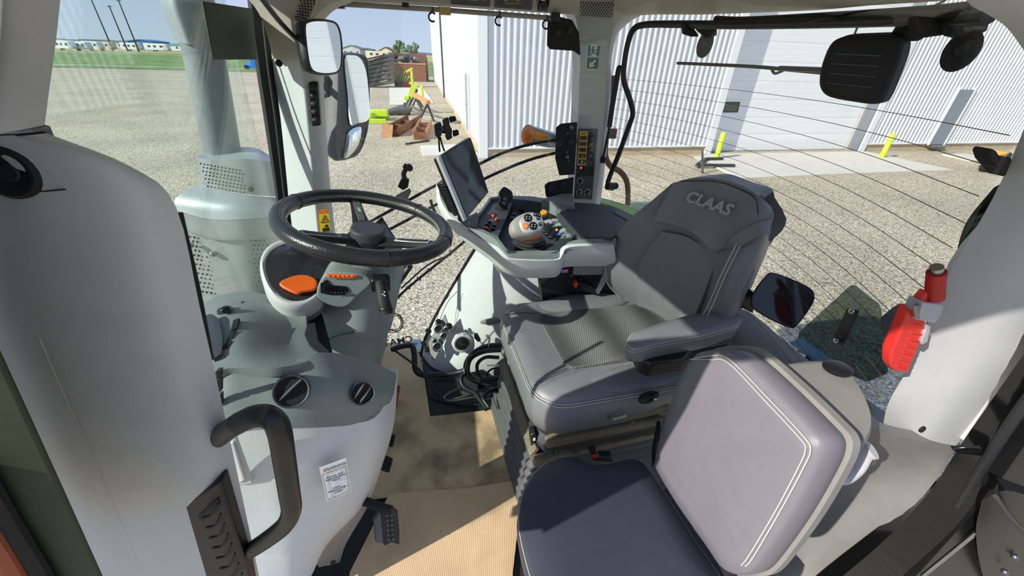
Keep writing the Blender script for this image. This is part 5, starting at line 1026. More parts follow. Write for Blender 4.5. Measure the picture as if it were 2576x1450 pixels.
# ---- wiper of the far door, mirrors, lamp, exhaust outside
fw = thing('door_wiper', 'black double arm wiper across the far door glass', 'wiper')
Yw = 1.56
MB().tube([at(x, y, Y=Yw) for x, y in [(1412, 350), (1330, 364), (1260, 387), (1200, 416), (1090, 470), (1000, 520), (920, 564)]], .006, 8, 5).build('upper_arm', 'black', fw); MB().tube([at(x, y, Y=Yw) for x, y in [(1418, 380), (1330, 403), (1240, 440), (1170, 476), (1085, 522), (975, 580)]], .006, 8, 5).build('lower_arm', 'black', fw)
MB().tube([at(x, y, Y=1.55) for x, y in [(980, 770), (1020, 730), (1080, 680), (1140, 632), (1190, 588), (1230, 548)]], .006, 8, 4).build('blade', 'black', fw)
MB().tube([at(x, y, Y=1.56) for x, y in [(1010, 725), (1075, 668), (1135, 640)]], .004, 8, 4).build('blade_bridge', 'steel_dark', fw)
for f in range(6): MB().box(at(1000+f*27, 748-f*23, Y=1.545), (.02, .006, .006), Matrix.Rotation(.7, 3, 'Y')).build('blade_clip', 'gun', fw)
MB().tube([at(1083, 503, Y=1.55), at(1088, 520, Y=1.55), at(1095, 535, Y=1.54)], .006, 8, 2).build('pivot', 'black', fw)
MN = V((.97, -.25, .02)).normalized()
m1 = thing('inside_mirror', 'upright black framed mirror hanging before the far front pillar', 'mirror', 'mirrors')
M0 = at(812, 120, Y=1.22); mp = lambda x, y, d=0: on(x, y, M0, MN)+MN*d
fr = crom([mp(*a) for a in [(763, 66), (772, 52), (800, 48), (838, 53), (853, 70), (860, 110), (860, 160), (852, 182), (825, 189), (795, 186), (778, 172), (769, 130)]], 3, True); fc = sum(fr, V())/len(fr)
MB().rings([[fc+(q-fc)*s+MN*d for q in fr] for s, d in ((.8, -.03), (.98, -.02), (1.02, -.006), (1.0, .002), (.94, .003), (.93, -.001))], cap=True).build('housing', 'black', m1, smooth=50)
MB().prism([fc+(q-fc)*.925+MN*.0012 for q in fr], .001).build('mirror_glass', 'mirror', m1, smooth=0)
MB().tube([at(640, -30, Y=1.0), at(700, 50, Y=1.1), at(745, 98, Y=1.18), at(770, 122, Y=1.22)], .0055, 10, 3).build('arm', 'black', m1)
m2 = thing('outside_mirror', 'tall outside mirror with a round wide angle glass below', 'mirror', 'mirrors')
M0b = at(890, 260, Y=1.95); mq = lambda x, y, d=0: on(x, y, M0b, V((.93, -.36, .02)).normalized())+V((.93, -.36, .02)).normalized()*d
MN2 = V((.93, -.36, .02)).normalized()
hs_ = crom([mq(*a) for a in [(852, 150), (872, 136), (905, 137), (925, 150), (930, 220), (929, 300), (918, 355), (900, 390), (868, 401), (849, 393), (846, 330), (850, 240)]], 3, True); hc2 = sum(hs_, V())/len(hs_)
MB().rings([[hc2+(q-hc2)*s+MN2*d for q in hs_] for s, d in ((.7, -.09), (.95, -.06), (1.03, -.02), (1.0, .0), (.96, .0), (.95, -.004))]).build('housing', 'gun', m2, smooth=50)
MB().prism(crom([mq(*a, .002) for a in [(866, 150), (882, 139), (905, 146), (920, 180), (927, 240), (928, 298), (900, 310), (879, 311), (874, 240)]], 3, True), .003).build('mirror_glass', 'mirror', m2, smooth=0)
lw = crom([mq(*a, .004) for a in [(877, 330), (907, 318), (908, 340), (900, 365), (885, 388), (864, 398), (868, 370)]], 3, True); lc = sum(lw, V())/len(lw)
MB().rings([[lc+(q-lc)*s+MN2*d for q in lw] for s, d in ((1.0, -.002), (.98, .001), (.7, .0065), (.4, .009), (.1, .010))]).build('wide_angle_glass', 'mirror', m2, smooth=80)
MB().tube([mq(850, 215, -.06), mq(850, 215, -.06)+V((-.05, -.2, .02)), at(800, 300, Y=1.47)], .014, 10, 3).build('support_arm', 'black', m2)
MB().prism([mq(*a, -.04) for a in [(838, 192), (858, 190), (856, 245), (845, 240)]], .06).build('bracket', 'gun', m2, bevel=.006)
tl = thing('turn_lamp', 'grey side lamp with round amber lens and amber reflector outside the far door', 'lamp')
zl = lambda x, y, Y=1.9: at(1200+x/2.9, y/2.9, Y=Y)
MB().prism([zl(*a) for a in [(365, 925), (390, 918), (600, 985), (600, 1085), (520, 1080), (390, 1055), (355, 1060), (345, 990)]], .05).build('body', 'zinc', tl, bevel=.006)
MB().prism([zl(*a, 1.885) for a in [(392, 938), (515, 985), (512, 1038), (395, 1010)]], .004).build('reflector', 'reflector_amber', tl)
MB().lathe(zl(372, 992, 1.90), V((-.6, -1, 0)), [(.045, 0), (.044, .012), (.030, .022), (.004, .026)], 24, sx=.62).build('lens', 'amber', tl, smooth=60)
MB().tube([zl(590, 1030, 1.92), zl(640, 1035, 1.75), zl(690, 1030, 1.53)], .018, 10, 3).build('support_arm', 'black', tl)
MB().lathe(zl(372, 992, 1.91), V((-.6, -1, 0)), [(.05, 0), (.049, .01)], 24, sx=.62).build('lens_rim', 'black', tl)
# exhaust stack and its heat shields
ex_ = thing('exhaust_stack', 'grey exhaust pipe with perforated heat shields ahead of the windshield', 'exhaust')
Ye = 1.62
eY = lambda x, y, Y=Ye: at(x, y, Y=Y)
MB().tube([eY(563, 400), eY(530, 220), eY(505, 100), eY(478, -30)], .058, 24, 3, cap=False).build('pipe', 'exhaust_grey', ex_, smooth=60)
MB().sheet([[eY(400, -60, 1.6), eY(440, -60, 1.55), eY(500, -60, 1.6)], [eY(405, 10, 1.6), eY(440, 14, 1.55), eY(505, 20, 1.6)], [eY(440, 100, 1.6), eY(475, 112, 1.55), eY(515, 108, 1.6)]], 4, 4, .004).build('outlet_bend', 'shield_grey', ex_, smooth=60)
def shield(nm, rows, m='shield_grey', thick=.004): return MB().sheet([[eY(*a) for a in r] for r in rows], 5, 4, thick).build(nm, m, ex_, smooth=50)
shield('collar_top', [[(495, 392, 1.55), (560, 374, 1.66), (640, 372, 1.66), (690, 400, 1.62)], [(495, 398, 1.52), (540, 402, 1.50), (620, 400, 1.50), (690, 410, 1.55)]])
u = shield('collar', [[(495, 396, 1.52), (540, 402, 1.50), (620, 402, 1.50), (692, 412, 1.55)], [(500, 430, 1.52), (545, 440, 1.50), (625, 445, 1.50), (696, 450, 1.55)], [(515, 465, 1.52), (555, 478, 1.50), (630, 490, 1.50), (700, 495, 1.55)]])
s1_ = shield('shoulder', [[(500, 462, 1.52), (550, 478, 1.50), (630, 492, 1.50), (705, 498, 1.55)], [(442, 498, 1.47), (520, 512, 1.45), (610, 518, 1.45), (710, 520, 1.52)], [(446, 530, 1.45), (525, 552, 1.43), (615, 552, 1.43), (715, 545, 1.5)]])
s2_ = shield('skirt', [[(446, 532, 1.45), (525, 553, 1.43), (615, 553, 1.43), (715, 547, 1.5)], [(460, 575, 1.45), (535, 600, 1.43), (620, 600, 1.43), (718, 595, 1.5)], [(475, 580, 1.46), (540, 603, 1.44), (622, 604, 1.44), (718, 600, 1.51)]])
s3_ = shield('perforated_shield', [[(470, 582, 1.47), (535, 604, 1.45), (622, 605, 1.45), (718, 600, 1.52)], [(485, 660, 1.47), (550, 690, 1.45), (632, 690, 1.45), (722, 680, 1.52)], [(505, 760, 1.47), (565, 775, 1.45), (645, 775, 1.45), (726, 770, 1.52)]])
m_ = MB()
for i in range(13):
    for j in range(18):
        x = 478+j*11+(5.5 if i % 2 else 0)+i*2.6; y = 596+i*11.5+min(j, 6)*1.6
        if 475+i*2.3 < x < 690+i*2: p = eY(x, y, 1.455 if x > 520 else 1.46); m_.lathe(p, CP-p, [(.0042, 0), (.0042, .001)], 6)
for i in range(7):
    for j in range(12):
        x = 505+j*9.0+(4.5 if i % 2 else 0)+i*3; y = 412+i*9.5+j*1.6
        if x < 610+i*2: p = eY(x, y, 1.492); m_.lathe(p, CP-p, [(.0030, 0), (.0030, .001)], 6)
o = m_.build('perforations', 'steel_dark', ex_, smooth=0); o['kind'] = 'stuff'
disc(eY(632, 476, 1.488), V((0, -1, .1)), .010, .004).build('screw', 'black', ex_)
for px in ((480, 617), (535, 640)): MB().sphere(eY(*px, 1.44), .011, 10).build('bolt', 'steel', ex_)
MB().prism([eY(*a) for a in [(690, 400, 1.64), (730, 430, 1.64), (760, 520, 1.64), (760, 620, 1.64), (700, 600, 1.64)]], .03).build('dark_bracket', 'charcoal', ex_)
vp = thing('sun_visor', 'dark smoked visor panel at the top of the windshield by the far pillar', 'visor')
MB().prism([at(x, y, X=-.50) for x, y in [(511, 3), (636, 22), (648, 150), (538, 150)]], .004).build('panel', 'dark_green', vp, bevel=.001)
# ================================================================== seats and what lies about
ds = thing('driver_seat', 'grey leather driver seat with suspension bellows and raised left armrest', 'seat')
BK = [[(1690, 462, 1.00), (1735, 450, .96), (1800, 454, .90), (1860, 471, .85), (1903, 497, .80), (1930, 515, .785), (1948, 535, .81)],
      [(1640, 505, 1.02), (1710, 502, .965), (1780, 516, .905), (1845, 530, .845), (1900, 545, .785), (1932, 560, .75), (1948, 575, .80)],
      [(1575, 560, 1.05), (1660, 566, .985), (1740, 586, .91), (1815, 600, .825), (1868, 610, .765), (1912, 628, .735), (1932, 625, .79)],
      [(1532, 628, 1.08), (1610, 642, 1.015), (1700, 672, .925), (1780, 690, .825), (1828, 690, .755), (1878, 708, .725), (1903, 695, .79)],
      [(1525, 700, 1.09), (1595, 712, 1.03), (1680, 752, .935), (1750, 790, .835), (1790, 800, .755), (1838, 802, .725), (1865, 785, .79)],
      [(1560, 752, 1.10), (1612, 772, 1.04), (1680, 808, .95), (1730, 852, .84), (1770, 880, .745), (1810, 885, .72), (1845, 870, .79)]]
bk = MB().sheet(pY(BK), 5, 5, .07).build('backrest', 'leather', ds, smooth=70)
hr = [[(1693, 464, .993), (1740, 448, .952), (1800, 449, .89), (1862, 465, .84), (1910, 494, .787), (1940, 520, .775)], [(1668, 508, .995), (1730, 510, .945), (1790, 522, .887), (1850, 536, .83), (1907, 542, .768), (1946, 548, .752)], [(1642, 554, 1.005), (1700, 567, .955), (1752, 592, .89), (1798, 634, .842), (1852, 590, .785), (1905, 560, .752)]]
hpad = MB().sheet([[CP+(q-CP)*.968 for q in r] for r in pY(hr)], 5, 5, .03).build('head_pad', 'leather', ds, smooth=60)
p1, p2, p3 = at(1735, 500, Y=.935), at(1822, 530, Y=.850), at(1790, 470, Y=.895); p4 = at(1770, 560, Y=.885)
tx = (p2-p1).normalized(); tn = tx.cross(p3-p4).normalized(); tn = tn if tn.dot(CP-p1) > 0 else -tn; ty = tn.cross(tx)
text('lettering', 'grey_print', ds, 'CLAAS', .040, CP+(at(1779, 511, Y=.892)-CP)*.962, tx, ty, depth=.001, shear=.25, bold=.0013, space=1)
ins = [[(1660, 580, .975), (1715, 590, .925), (1760, 615, .88), (1795, 650, .835)], [(1610, 650, 1.005), (1675, 665, .935), (1740, 690, .86), (1778, 700, .815)], [(1598, 712, 1.015), (1660, 735, .945), (1715, 762, .87), (1745, 785, .825)], [(1600, 765, 1.035), (1650, 785, .97), (1700, 812, .895), (1722, 838, .845)]]
MB().sheet([[q-V((.0, .010, 0)) for q in r] for r in pY(ins)], 5, 5, .012).build('back_insert', MATS['leather'], ds, smooth=60)
for pth in ([(1882, 553, .775), (1850, 620, .77), (1815, 690, .762), (1785, 760, .755), (1765, 800, .752)], [(1891, 556, .77), (1860, 622, .765), (1825, 692, .757), (1795, 762, .748), (1775, 802, .745)], [(1524, 650, 1.075), (1523, 690, 1.082), (1532, 720, 1.088), (1560, 750, 1.09)]):
    MB().tube([at(x, y, Y=q-.008) for x, y, q in pth], .0012, 6, 5).build('stitching', 'thread', ds)
MB().tube([at(x, y, Y=q) for x, y, q in [(1712, 456, .925), (1800, 457, .855), (1860, 476, .806), (1900, 500, .760), (1907, 540, .738)]], .0012, 6, 5).build('pad_seam', 'thread_dark', ds)
MB().prism([at(x, y, Y=.80) for x, y in [(1941, 572), (1953, 568), (1955, 590), (1940, 615), (1912, 640), (1908, 632), (1930, 605)]], .03).build('belt_guide', 'black', ds, bevel=.003)
MB().sheet(pY([[(1900, 630, .80), (1915, 640, .82)], [(1870, 700, .80), (1885, 700, .82)], [(1855, 760, .80), (1870, 765, .82)]]), 3, 3, .02).build('back_shell', 'taupe', ds)
# cushion in the seat's own frame
su, sv = V((-.994, -.10, 0)).normalized(), V((.10, -.994, 0)).normalized(); so = V((.615, .925, 0))
def sl_(a, b, z): return so+su*a+sv*b+V((0, 0, z))
def rrect(L0, L1, hw, r, n=6):
    q = []
    for cx, cy, a0 in ((L1-r, hw-r, 0), (L0+r, hw-r, 90), (L0+r, -hw+r, 180), (L1-r, -hw+r, 270)):
        for k in range(n+1):
            a = math.radians(a0+90*k/n); q.append((cx+r*math.cos(a), cy+r*math.sin(a)))
    return q
def cring(L0, L1, hw, r, z, tilt=0): return [sl_(a, b, z+tilt*a) for a, b in rrect(L0, L1, hw, r)]
CT = .03
MB().rings([cring(-.14, .42, .20, .07, .335, CT), cring(-.15, .445, .228, .085, .36, CT), cring(-.15, .455, .24, .095, .41, CT), cring(-.15, .455, .242, .095, .455, CT), cring(-.145, .447, .236, .09, .483, CT), cring(-.13, .432, .222, .085, .497, CT), cring(-.12, .40, .195, .08, .503, CT), cring(.05, .30, .10, .06, .500, CT)]).build('cushion', 'leather', ds, smooth=70)
MB().rings([cring(-.10, .335, .135, .03, .498, CT), cring(-.10, .335, .135, .03, .507, CT), cring(-.095, .33, .13, .03, .509, CT)]).build('cushion_insert', 'seat_fabric', ds, smooth=50)
for sgn, b0_, r_ in ((-1, -.185, .05), (1, .19, .035)):
    MB().sphere(sl_(.14, b0_, .50), (.19, r_+.01, .028 if sgn < 0 else .018), 24, Matrix.Rotation(.10, 3, 'Z')).build('side_bolster', 'leather', ds, smooth=80)
for dz, ins_ in ((.4845, .0), (.478, .003)):
    q = [sl_(a, b, dz+CT*a) for a, b in rrect(-.145, .449+ins_, .2385+ins_, .09, 8)]; MB().tube(q[0:18]+q[27:], .0011, 6, 1) if False else MB().tube(q, .0011, 6, 1, True).build('piping', 'thread', ds)
for a_, b_ in (((.335, .135), (.44, .17)), ((.335, -.135), (.44, -.16))):
    MB().tube([sl_(a_[0], a_[1], .509+CT*a_[0]), sl_((a_[0]+b_[0])/2, (a_[1]+b_[1])/2, .509+CT*.39), sl_(b_[0], b_[1], .499+CT*.44)], .0012, 6, 3).build('panel_seam', 'thread_dark', ds)
# armrest
ar = [(1577, 862), (1590, 838), (1640, 820), (1740, 792), (1830, 779), (1862, 790), (1866, 806), (1845, 822), (1760, 845), (1660, 862), (1610, 876), (1588, 876)]
aP = crom([at(x, y, Z=.675) for x, y in ar], 3, True); acn = sum(aP, V())/len(aP)
MB().rings([[acn+(q-acn)*s+V((0, 0, d)) for q in aP] for s, d in ((.9, -.05), (.98, -.042), (1.0, -.02), (.985, -.004), (.93, .003), (.5, .006))]).build('armrest', 'leather', ds, smooth=70)
MB().tube([acn+(q-acn)*.985+V((0, 0, -.003)) for q in aP], .0009, 5, 1, True).build('armrest_piping', 'thread', ds); MB().tube([acn+(q-acn)*1.0+V((0, 0, -.011)) for q in aP], .0009, 5, 1, True).build('armrest_piping', 'thread', ds)
ab = MB().prism([at(x, y, Z=.628) for x, y in [(1600, 880), (1700, 860), (1800, 835), (1850, 822), (1830, 862), (1740, 880), (1720, 905), (1640, 915), (1612, 905)]], 0, (0, 0, -.045)).build('armrest_base', 'black', ds, bevel=.005)
for px in ((1669, 888), (1712, 868), (1733, 862), (1760, 858)): MB().box(at(*px, Z=.632)-V((0, .004, -.002)), (.006, .002, .009)).build('symbol', 'white_print', ab)
MB().prism([at(x, y, Y=.80) for x, y in [(1846, 720), (1862, 725), (1868, 765), (1845, 770)]], .04).build('hinge_cover', 'charcoal', ds, bevel=.006)
# suspension
def bring(z, e, sc=1.0): return [sl_(a, b, z) for a, b in rrect(-.02-e, .43+e, .215+e, .05)]
MB().rings([bring(.27, -.005), bring(.305, .0), bring(.33, -.01)]).build('seat_frame', 'steel_dark', ds, bevel=.004)
MB().prism([sl_(.43, -.20, .292), sl_(.45, -.20, .262), sl_(.45, .20, .262), sl_(.43, .20, .292)], .015).build('front_rail', 'dust_brown', ds, bevel=.003)
MB().prism([sl_(.0, .222, .268), sl_(.44, .222, .268), sl_(.44, .218, .235), (sl_(.0, .218, .235))], .02).build('side_rail', 'dust_brown', ds, bevel=.003)
br_ = []
for k in range(6):
    z = .25-k*.036; e = k*.006
    br_ += [bring(z, e-.004), bring(z-.012, e+.012), bring(z-.024, e+.012), bring(z-.032, e-.002)]
br_ += [bring(.035, .04), bring(.005, .045)]
MB().rings(br_).build('bellows', 'bellows_rubber', ds, smooth=45)
for px, Yq in (((1275, 885), .99), ((1290, 912), .94), ((1308, 965), .88)):
    c = at(*px, Y=Yq); l_ = MB().sphere(c, (.020, .026, .011), 14, Euler((.7, 0, .2)).to_matrix()).build('lever', 'black', ds); MB().box(c+V((-.004, -.016, .012)), (.006, .003, .006)).build('symbol', 'white_print', l_)
MB().bar(at(1372, 1112, Y=.685), at(1660, 1052, Y=.685), .03, .03).build('slide_tube', 'dust_brown', ds, bevel=.006)
MB().bar(at(1540, 1052, Y=.685), at(1680, 1022, Y=.685), .02, .03).build('slide_plate', 'dust_brown', ds, bevel=.003)
c = at(1632, 1000, Y=.655); l_ = MB().sphere(c, (.030, .016, .012), 14, Euler((0, -.3, .1)).to_matrix()).build('lever', 'black', ds); MB().box(c+V((.01, -.014, .006)), (.008, .002, .005)).build('symbol', 'white_print', l_)
lb_ = MB().prism([at(x, y, Y=.70) for x, y in [(1334, 1096), (1348, 1090), (1357, 1115), (1356, 1142), (1344, 1146), (1337, 1130)]], .03).build('height_lever', 'black', ds, bevel=.004); MB().box(at(1344, 1106, Y=.697), (.006, .002, .010)).build('symbol', 'white_print', lb_)
MB().tube([at(1380, 1120, Y=.69), at(1440, 1100, Y=.69), at(1500, 1080, Y=.69)], .006, 8, 3).build('linkage', 'dust_brown', ds)
for px in ((1532, 1052), (1590, 1062)): MB().sphere(at(*px, Y=.655), .005, 10).build('bolt', 'bolt', ds)
MB().tube([at(1540, 1055, Y=.65), at(1562, 1050, Y=.65), at(1575, 1045, Y=.65)], .005, 8, 3).build('hook', 'zinc', ds)
text('bellows_lettering', 'bellows_rubber', ds, 'GRAMMER', .022, at(1413, 1138, Y=.64), V((1, -.1, .06)), V((0, .1, 1)), depth=.006)
# seat belt buckle
sb = thing('belt_buckle', 'black seat belt buckle with red button between seat and console', 'buckle', 'belt buckles')
MB().prism([at(x, y, Y=1.08) for x, y in [(1455, 712), (1475, 714), (1500, 728), (1495, 740), (1465, 730)]], .025).build('body', 'black', sb, bevel=.003); MB().prism([at(x, y, Y=1.078) for x, y in [(1444, 722), (1450, 710), (1456, 714), (1450, 726)]], .02).build('release_button', 'red_plastic', sb, bevel=.002)
MB().prism([at(x, y, Y=1.085) for x, y in [(1497, 735), (1525, 675), (1538, 690), (1505, 742)]], .006).build('strap', 'zinc', sb)
sb2 = thing('seat_belt_end', 'black belt latch with red button on the floor between the seats', 'buckle', 'belt buckles')
MB().prism([at(x, y, Y=.60) for x, y in [(1483, 1140), (1500, 1135), (1508, 1150), (1540, 1150), (1545, 1165), (1492, 1160)]], .02).build('body', 'black', sb2, bevel=.003); MB().prism([at(x, y, Y=.597) for x, y in [(1490, 1147), (1500, 1144), (1503, 1152), (1492, 1155)]], .004).build('release_button', 'red_plastic', sb2)
# ---- passenger seat
ps = thing('passenger_seat', 'folding passenger seat with shadow-darkened cushion and pale violet grey backrest', 'seat')
cq = [(1303, 1330), (1311, 1245), (1338, 1192), (1375, 1160), (1420, 1146), (1455, 1150), (1490, 1166), (1540, 1163), (1580, 1152), (1612, 1156), (1640, 1185), (1700, 1275), (1760, 1370), (1830, 1470), (1880, 1580), (1400, 1640), (1340, 1480)]
cP = crom([at(x, y, Z=.452) for x, y in cq], 3, True); ccn = sum(cP, V())/len(cP)
MB().rings([[ccn+(q-ccn)*s+V((0, 0, d)) for q in cP] for s, d in ((.90, -.075), (.985, -.065), (1.0, -.04), (1.0, -.014), (.985, -.004), (.95, .002), (.6, .008), (.2, .010))]).build('cushion', 'leather_shaded', ps, smooth=75)
MB().tube([ccn+(q-ccn)*.988+V((0, 0, -.005)) for q in cP], .0010, 5, 1, True).build('cushion_piping', 'thread', ps)
BN = V((-1, -.05, .12)).normalized(); B00 = V((.435, .4, .6))
bq = lambda x, y, d=0: on(x, y, B00, BN)+BN*d
bo = [(1737, 900), (1755, 886), (1795, 880), (1845, 888), (1880, 912), (1960, 990), (2040, 1075), (2066, 1108), (2069, 1140), (2050, 1190), (1990, 1300), (1930, 1390), (1895, 1435), (1870, 1450), (1840, 1448), (1812, 1432), (1770, 1370), (1700, 1270), (1650, 1185), (1645, 1160), (1655, 1110), (1685, 1010), (1715, 935)]
bP = crom([bq(*a) for a in bo], 3, True); bc = sum(bP, V())/len(bP)
MB().rings([[bc+(q-bc)*s+BN*d for q in bP] for s, d in ((.97, -.045), (1.0, -.04), (1.005, -.02), (.995, -.006), (.965, .002), (.8, .008), (.3, .011))]).build('backrest', 'leather_violet', ps, smooth=75)
for off in (.0, .012):
    ln = [(1740+off*200, 905), (1800, 895+off*900), (1845-off*300, 905+off*700), (1950-off*700, 1010+off*500), (2030-off*900, 1095+off*300), (2050-off*1100, 1130), (2030-off*1100, 1180), (1970-off*1000, 1290), (1905-off*900, 1400-off*300), (1880-off*900, 1425-off*200)]
    MB().tube([bq(*a, .0075 if 0 < i < 9 else .004) for i, a in enumerate(ln)], .0009, 5, 5).build('stitching', 'thread', ps)
MB().rings([[bc+(q-bc)*s+BN*d for q in bP] for s, d in ((.96, -.042), (1.035, -.044), (1.035, -.058), (.9, -.066))]).build('back_shell', 'dusty_grey', ps, smooth=50)
MB().prism([at(x, y, Z=.37) for x, y in [(1345, 1275), (1420, 1215), (1560, 1190), (1660, 1250), (1720, 1560), (1370, 1560), (1335, 1400)]], 0, (0, 0, -.36)).build('base', 'trim_grey', ps, bevel=.01)
hg = MB().prism([at(x, y, X=.46) for x, y in [(1640, 1130), (1652, 1060), (1648, 1160), (1640, 1180)]], .01).build('hinge', 'black', ps)
la = thing('latch_arm', 'curved pale grey latch lever beside the backrest and storage bin', 'lever')
MB().tube([at(x, y, Y=q) for x, y, q in [(2085, 1190, .285), (2115, 1200, .28), (2150, 1175, .285), (2172, 1140, .29), (2195, 1133, .285)]], .0135, 12, 5, flat=.6).build('arm', 'pale_clip', la, smooth=60); MB().lathe(at(2192, 1152, Y=.29), V((.3, -1, .1)), [(.011, 0), (.011, .006), (.006, .008)], 20).build('pivot_bolt', 'bolt', la)
# storage bin behind the passenger seat
bn = thing('storage_bin', 'dusty grey storage bin with a rounded lid behind the passenger seat', 'bin')
lq_ = crom([at(x, y, Z=.80) for x, y in [(1885, 945), (1930, 925), (2000, 910), (2062, 905), (2110, 918), (2150, 950), (2180, 1000), (2197, 1050), (2188, 1100), (2130, 1150), (2080, 1120), (2000, 1040)]], 4, True); lcn = sum(lq_, V())/len(lq_)
lid = MB().rings([[lcn+(q-lcn)*s+V((0, 0, d)) for q in lq_] for s, d in ((1.0, -.075), (1.02, -.070), (1.02, -.02), (1.0, -.005), (.95, .0), (.9, .0))]).build('lid', 'dusty_grey', bn, smooth=50)
MB().rings([[lcn+(q-lcn)*s+V((0, 0, d)) for q in lq_] for s, d in ((.8, -.45), (.99, -.40), (1.0, -.078))]).build('body', 'dusty_grey', bn, smooth=50)
MB().sheet([[at(x, y, Z=.803) for x, y in [(1905, 975), (1985, 955), (2060, 985)]], [at(x, y, Z=.812) for x, y in [(1930, 1000), (2010, 985), (2090, 1020)]], [at(x, y, Z=.803) for x, y in [(2040, 1100), (2110, 1090), (2125, 1060)]]], 4, 4, .006).build('lid_panel', 'dusty_grey', lid, smooth=60)
MB().lathe(at(2105, 930, Z=.80), (0, 0, 1), [(.020, 0), (.021, .004), (.016, .008), (.006, .010)], 24, sx=1.15).build('knob', 'black', lid)
# dark mirror by the seat and its bracket
dm = thing('dark_panel_mirror', 'black rounded mirror on a bracket behind the driver seat', 'mirror', 'mirrors')
DN = V((-.55, -.70, .45)).normalized(); D0 = at(1970, 757, Y=.70); dq = lambda x, y, d=0: on(x, y, D0, DN)+DN*d
dP = crom([dq(*a) for a in [(1890, 762), (1896, 738), (1928, 694), (1946, 687), (1990, 702), (2036, 724), (2049, 745), (2040, 772), (2006, 818), (1988, 825), (1935, 802), (1898, 778)]], 3, True); dc = sum(dP, V())/len(dP)
MB().rings([[dc+(q-dc)*s+DN*d for q in dP] for s, d in ((.85, -.035), (.99, -.025), (1.02, -.008), (1.0, .001), (.965, .001), (.96, -.001))]).build('housing', 'black', dm, smooth=50); MB().prism([dc+(q-dc)*.958+DN*.0008 for q in dP], .001).build('mirror_glass', 'mirror_dark', dm, smooth=0)
MB().prism([at(x, y, Y=.76) for x, y in [(1850, 700), (1905, 742), (1895, 790), (1855, 770)]], .02).build('bracket', 'black', dm, bevel=.004)
# emergency hammer on the near rear pillar
hm = thing('emergency_hammer', 'red emergency hammer with steel tip in its holder on the near rear pillar', 'hammer')
hY = .345
MB().tube([at(2357, 705, Y=hY), at(2356, 672, Y=hY)], .0068, 20, 1).build('steel_tip', 'steel', hm)
MB().tube([at(2356, 685, Y=hY), at(2353, 720, Y=hY), at(2352, 748, Y=hY)], [.0098, .0102], 20, 3).build('head', 'red_dark', hm)
MB().prism([at(x, y, Y=hY) for x, y in [(2336, 735), (2352, 745), (2328, 770), (2318, 800), (2296, 815), (2304, 775)]], .012).build('neck', 'red_plastic', hm, bevel=.002)
hb_ = MB().prism([at(x, y, Y=hY) for x, y in [(2292, 775), (2302, 790), (2330, 810), (2332, 825), (2285, 940), (2250, 935), (2240, 918), (2243, 885), (2285, 790)]], .016).build('handle', 'red_plastic', hm, bevel=.003)
for k in range(7): MB().bar(at(2300-k*7.5, 818+k*17, Y=hY-.001), at(2326-k*7, 825+k*17, Y=hY-.001), .003, .002).build('grip_rib', 'red_plastic', hb_)
MB().prism([at(x, y, Y=hY-.006) for x, y in [(2323, 762), (2378, 768), (2366, 800), (2352, 815), (2305, 806)]], .02).build('holder', 'pale_clip', hm, bevel=.002); MB().prism([at(x, y, Y=hY-.004) for x, y in [(2332, 818), (2344, 822), (2336, 860), (2320, 870), (2318, 862)]], .014).build('clip', 'pale_clip', hm, bevel=.002); MB().prism([at(x, y, Y=hY-.007) for x, y in [(2297, 772), (2312, 768), (2314, 805), (2302, 800)]], .01).build('spring_clip', 'steel', hm)
# ---- rear window hardware
rh = thing('rear_handle_bar', 'black tubular handle bar around the rear window', 'handle')
hpth = [(1543, 468, 1.50), (1532, 470, 1.50), (1529, 462, 1.50), (1535, 442, 1.50), (1558, 385, 1.47), (1582, 318, 1.45), (1592, 285, 1.44), (1584, 248, 1.44), (1569, 200, 1.45), (1572, 150, 1.45), (1582, 100, 1.44), (1596, 72, 1.42), (1625, 62, 1.38), (1700, 61, 1.26), (1780, 62, 1.13), (1876, 62, 1.0), (2100, 56, .76), (2330, 46, .58), (2490, 40, .48)]
MB().tube([at(*a[:2], Y=a[2]) for a in hpth], .0095, 12, 4).build('tube', 'black', rh, smooth=60)
MB().tube([at(1527, 468, Y=1.495), at(1543, 470, Y=1.50)], .016, 14, 1).build('elbow', 'black', rh); MB().sphere(at(1548, 468, Y=1.50), .014, 14).build('end_cap', 'black', rh)
MB().tube([at(x, y, Y=q) for x, y, q in [(1800, 47, 1.12), (1876, 50, 1.02), (2100, 40, .78), (2330, 27, .60), (2500, 12, .48)]], .007, 10, 4).build('top_rail', 'black', rh)
bk_ = []
for q, Yq in (([(1718, 58), (1742, 62), (1760, 92), (1742, 92), (1722, 85)], 1.20), ([(1752, 70), (1782, 60), (1806, 66), (1804, 90), (1780, 96)], 1.17), ([(2310, 40), (2345, 42), (2395, 60), (2400, 85), (2330, 95), (2308, 70)], .55), ([(2395, 60), (2440, 55), (2492, 58), (2485, 80), (2420, 95), (2400, 90)], .53)):
    MB().prism([at(x, y, Y=Yq) for x, y in q], .015).build('bracket', 'black_matte', rh, bevel=.003)
for cx, cy, rx, rz_, Yq in ((1773, 112, .022, .034, 1.22), (2418, 128, .019, .026, .53)):
    c = at(cx, cy, Y=Yq); n_ = V((-.7, -.5, .1)).normalized(); p_ = MB().lathe(c, n_, [(1.0, -.004), (1.0, .002), (.8, .004)], 28, sx=rx, sy=rz_).build('glass_pad', 'black_matte', rh)
    MB().lathe(c, n_, [(rx*.45, .003), (rx*.4, .009)], 18).build('bolt_cap', 'rubber', p_)
for a, b in (((2160, 62), (2150, 85)), ((2290, 62), (2275, 82)), ((2010, 58), (2160, 30)), ((2340, 20), (2380, 0))): MB().tube([at(*a, Y=.75), at(*b, Y=.75)], .002, 6, 1).build('wire', 'black', rh)
gs = thing('gas_strut', 'black gas strut between far rear pillar and rear window', 'strut')
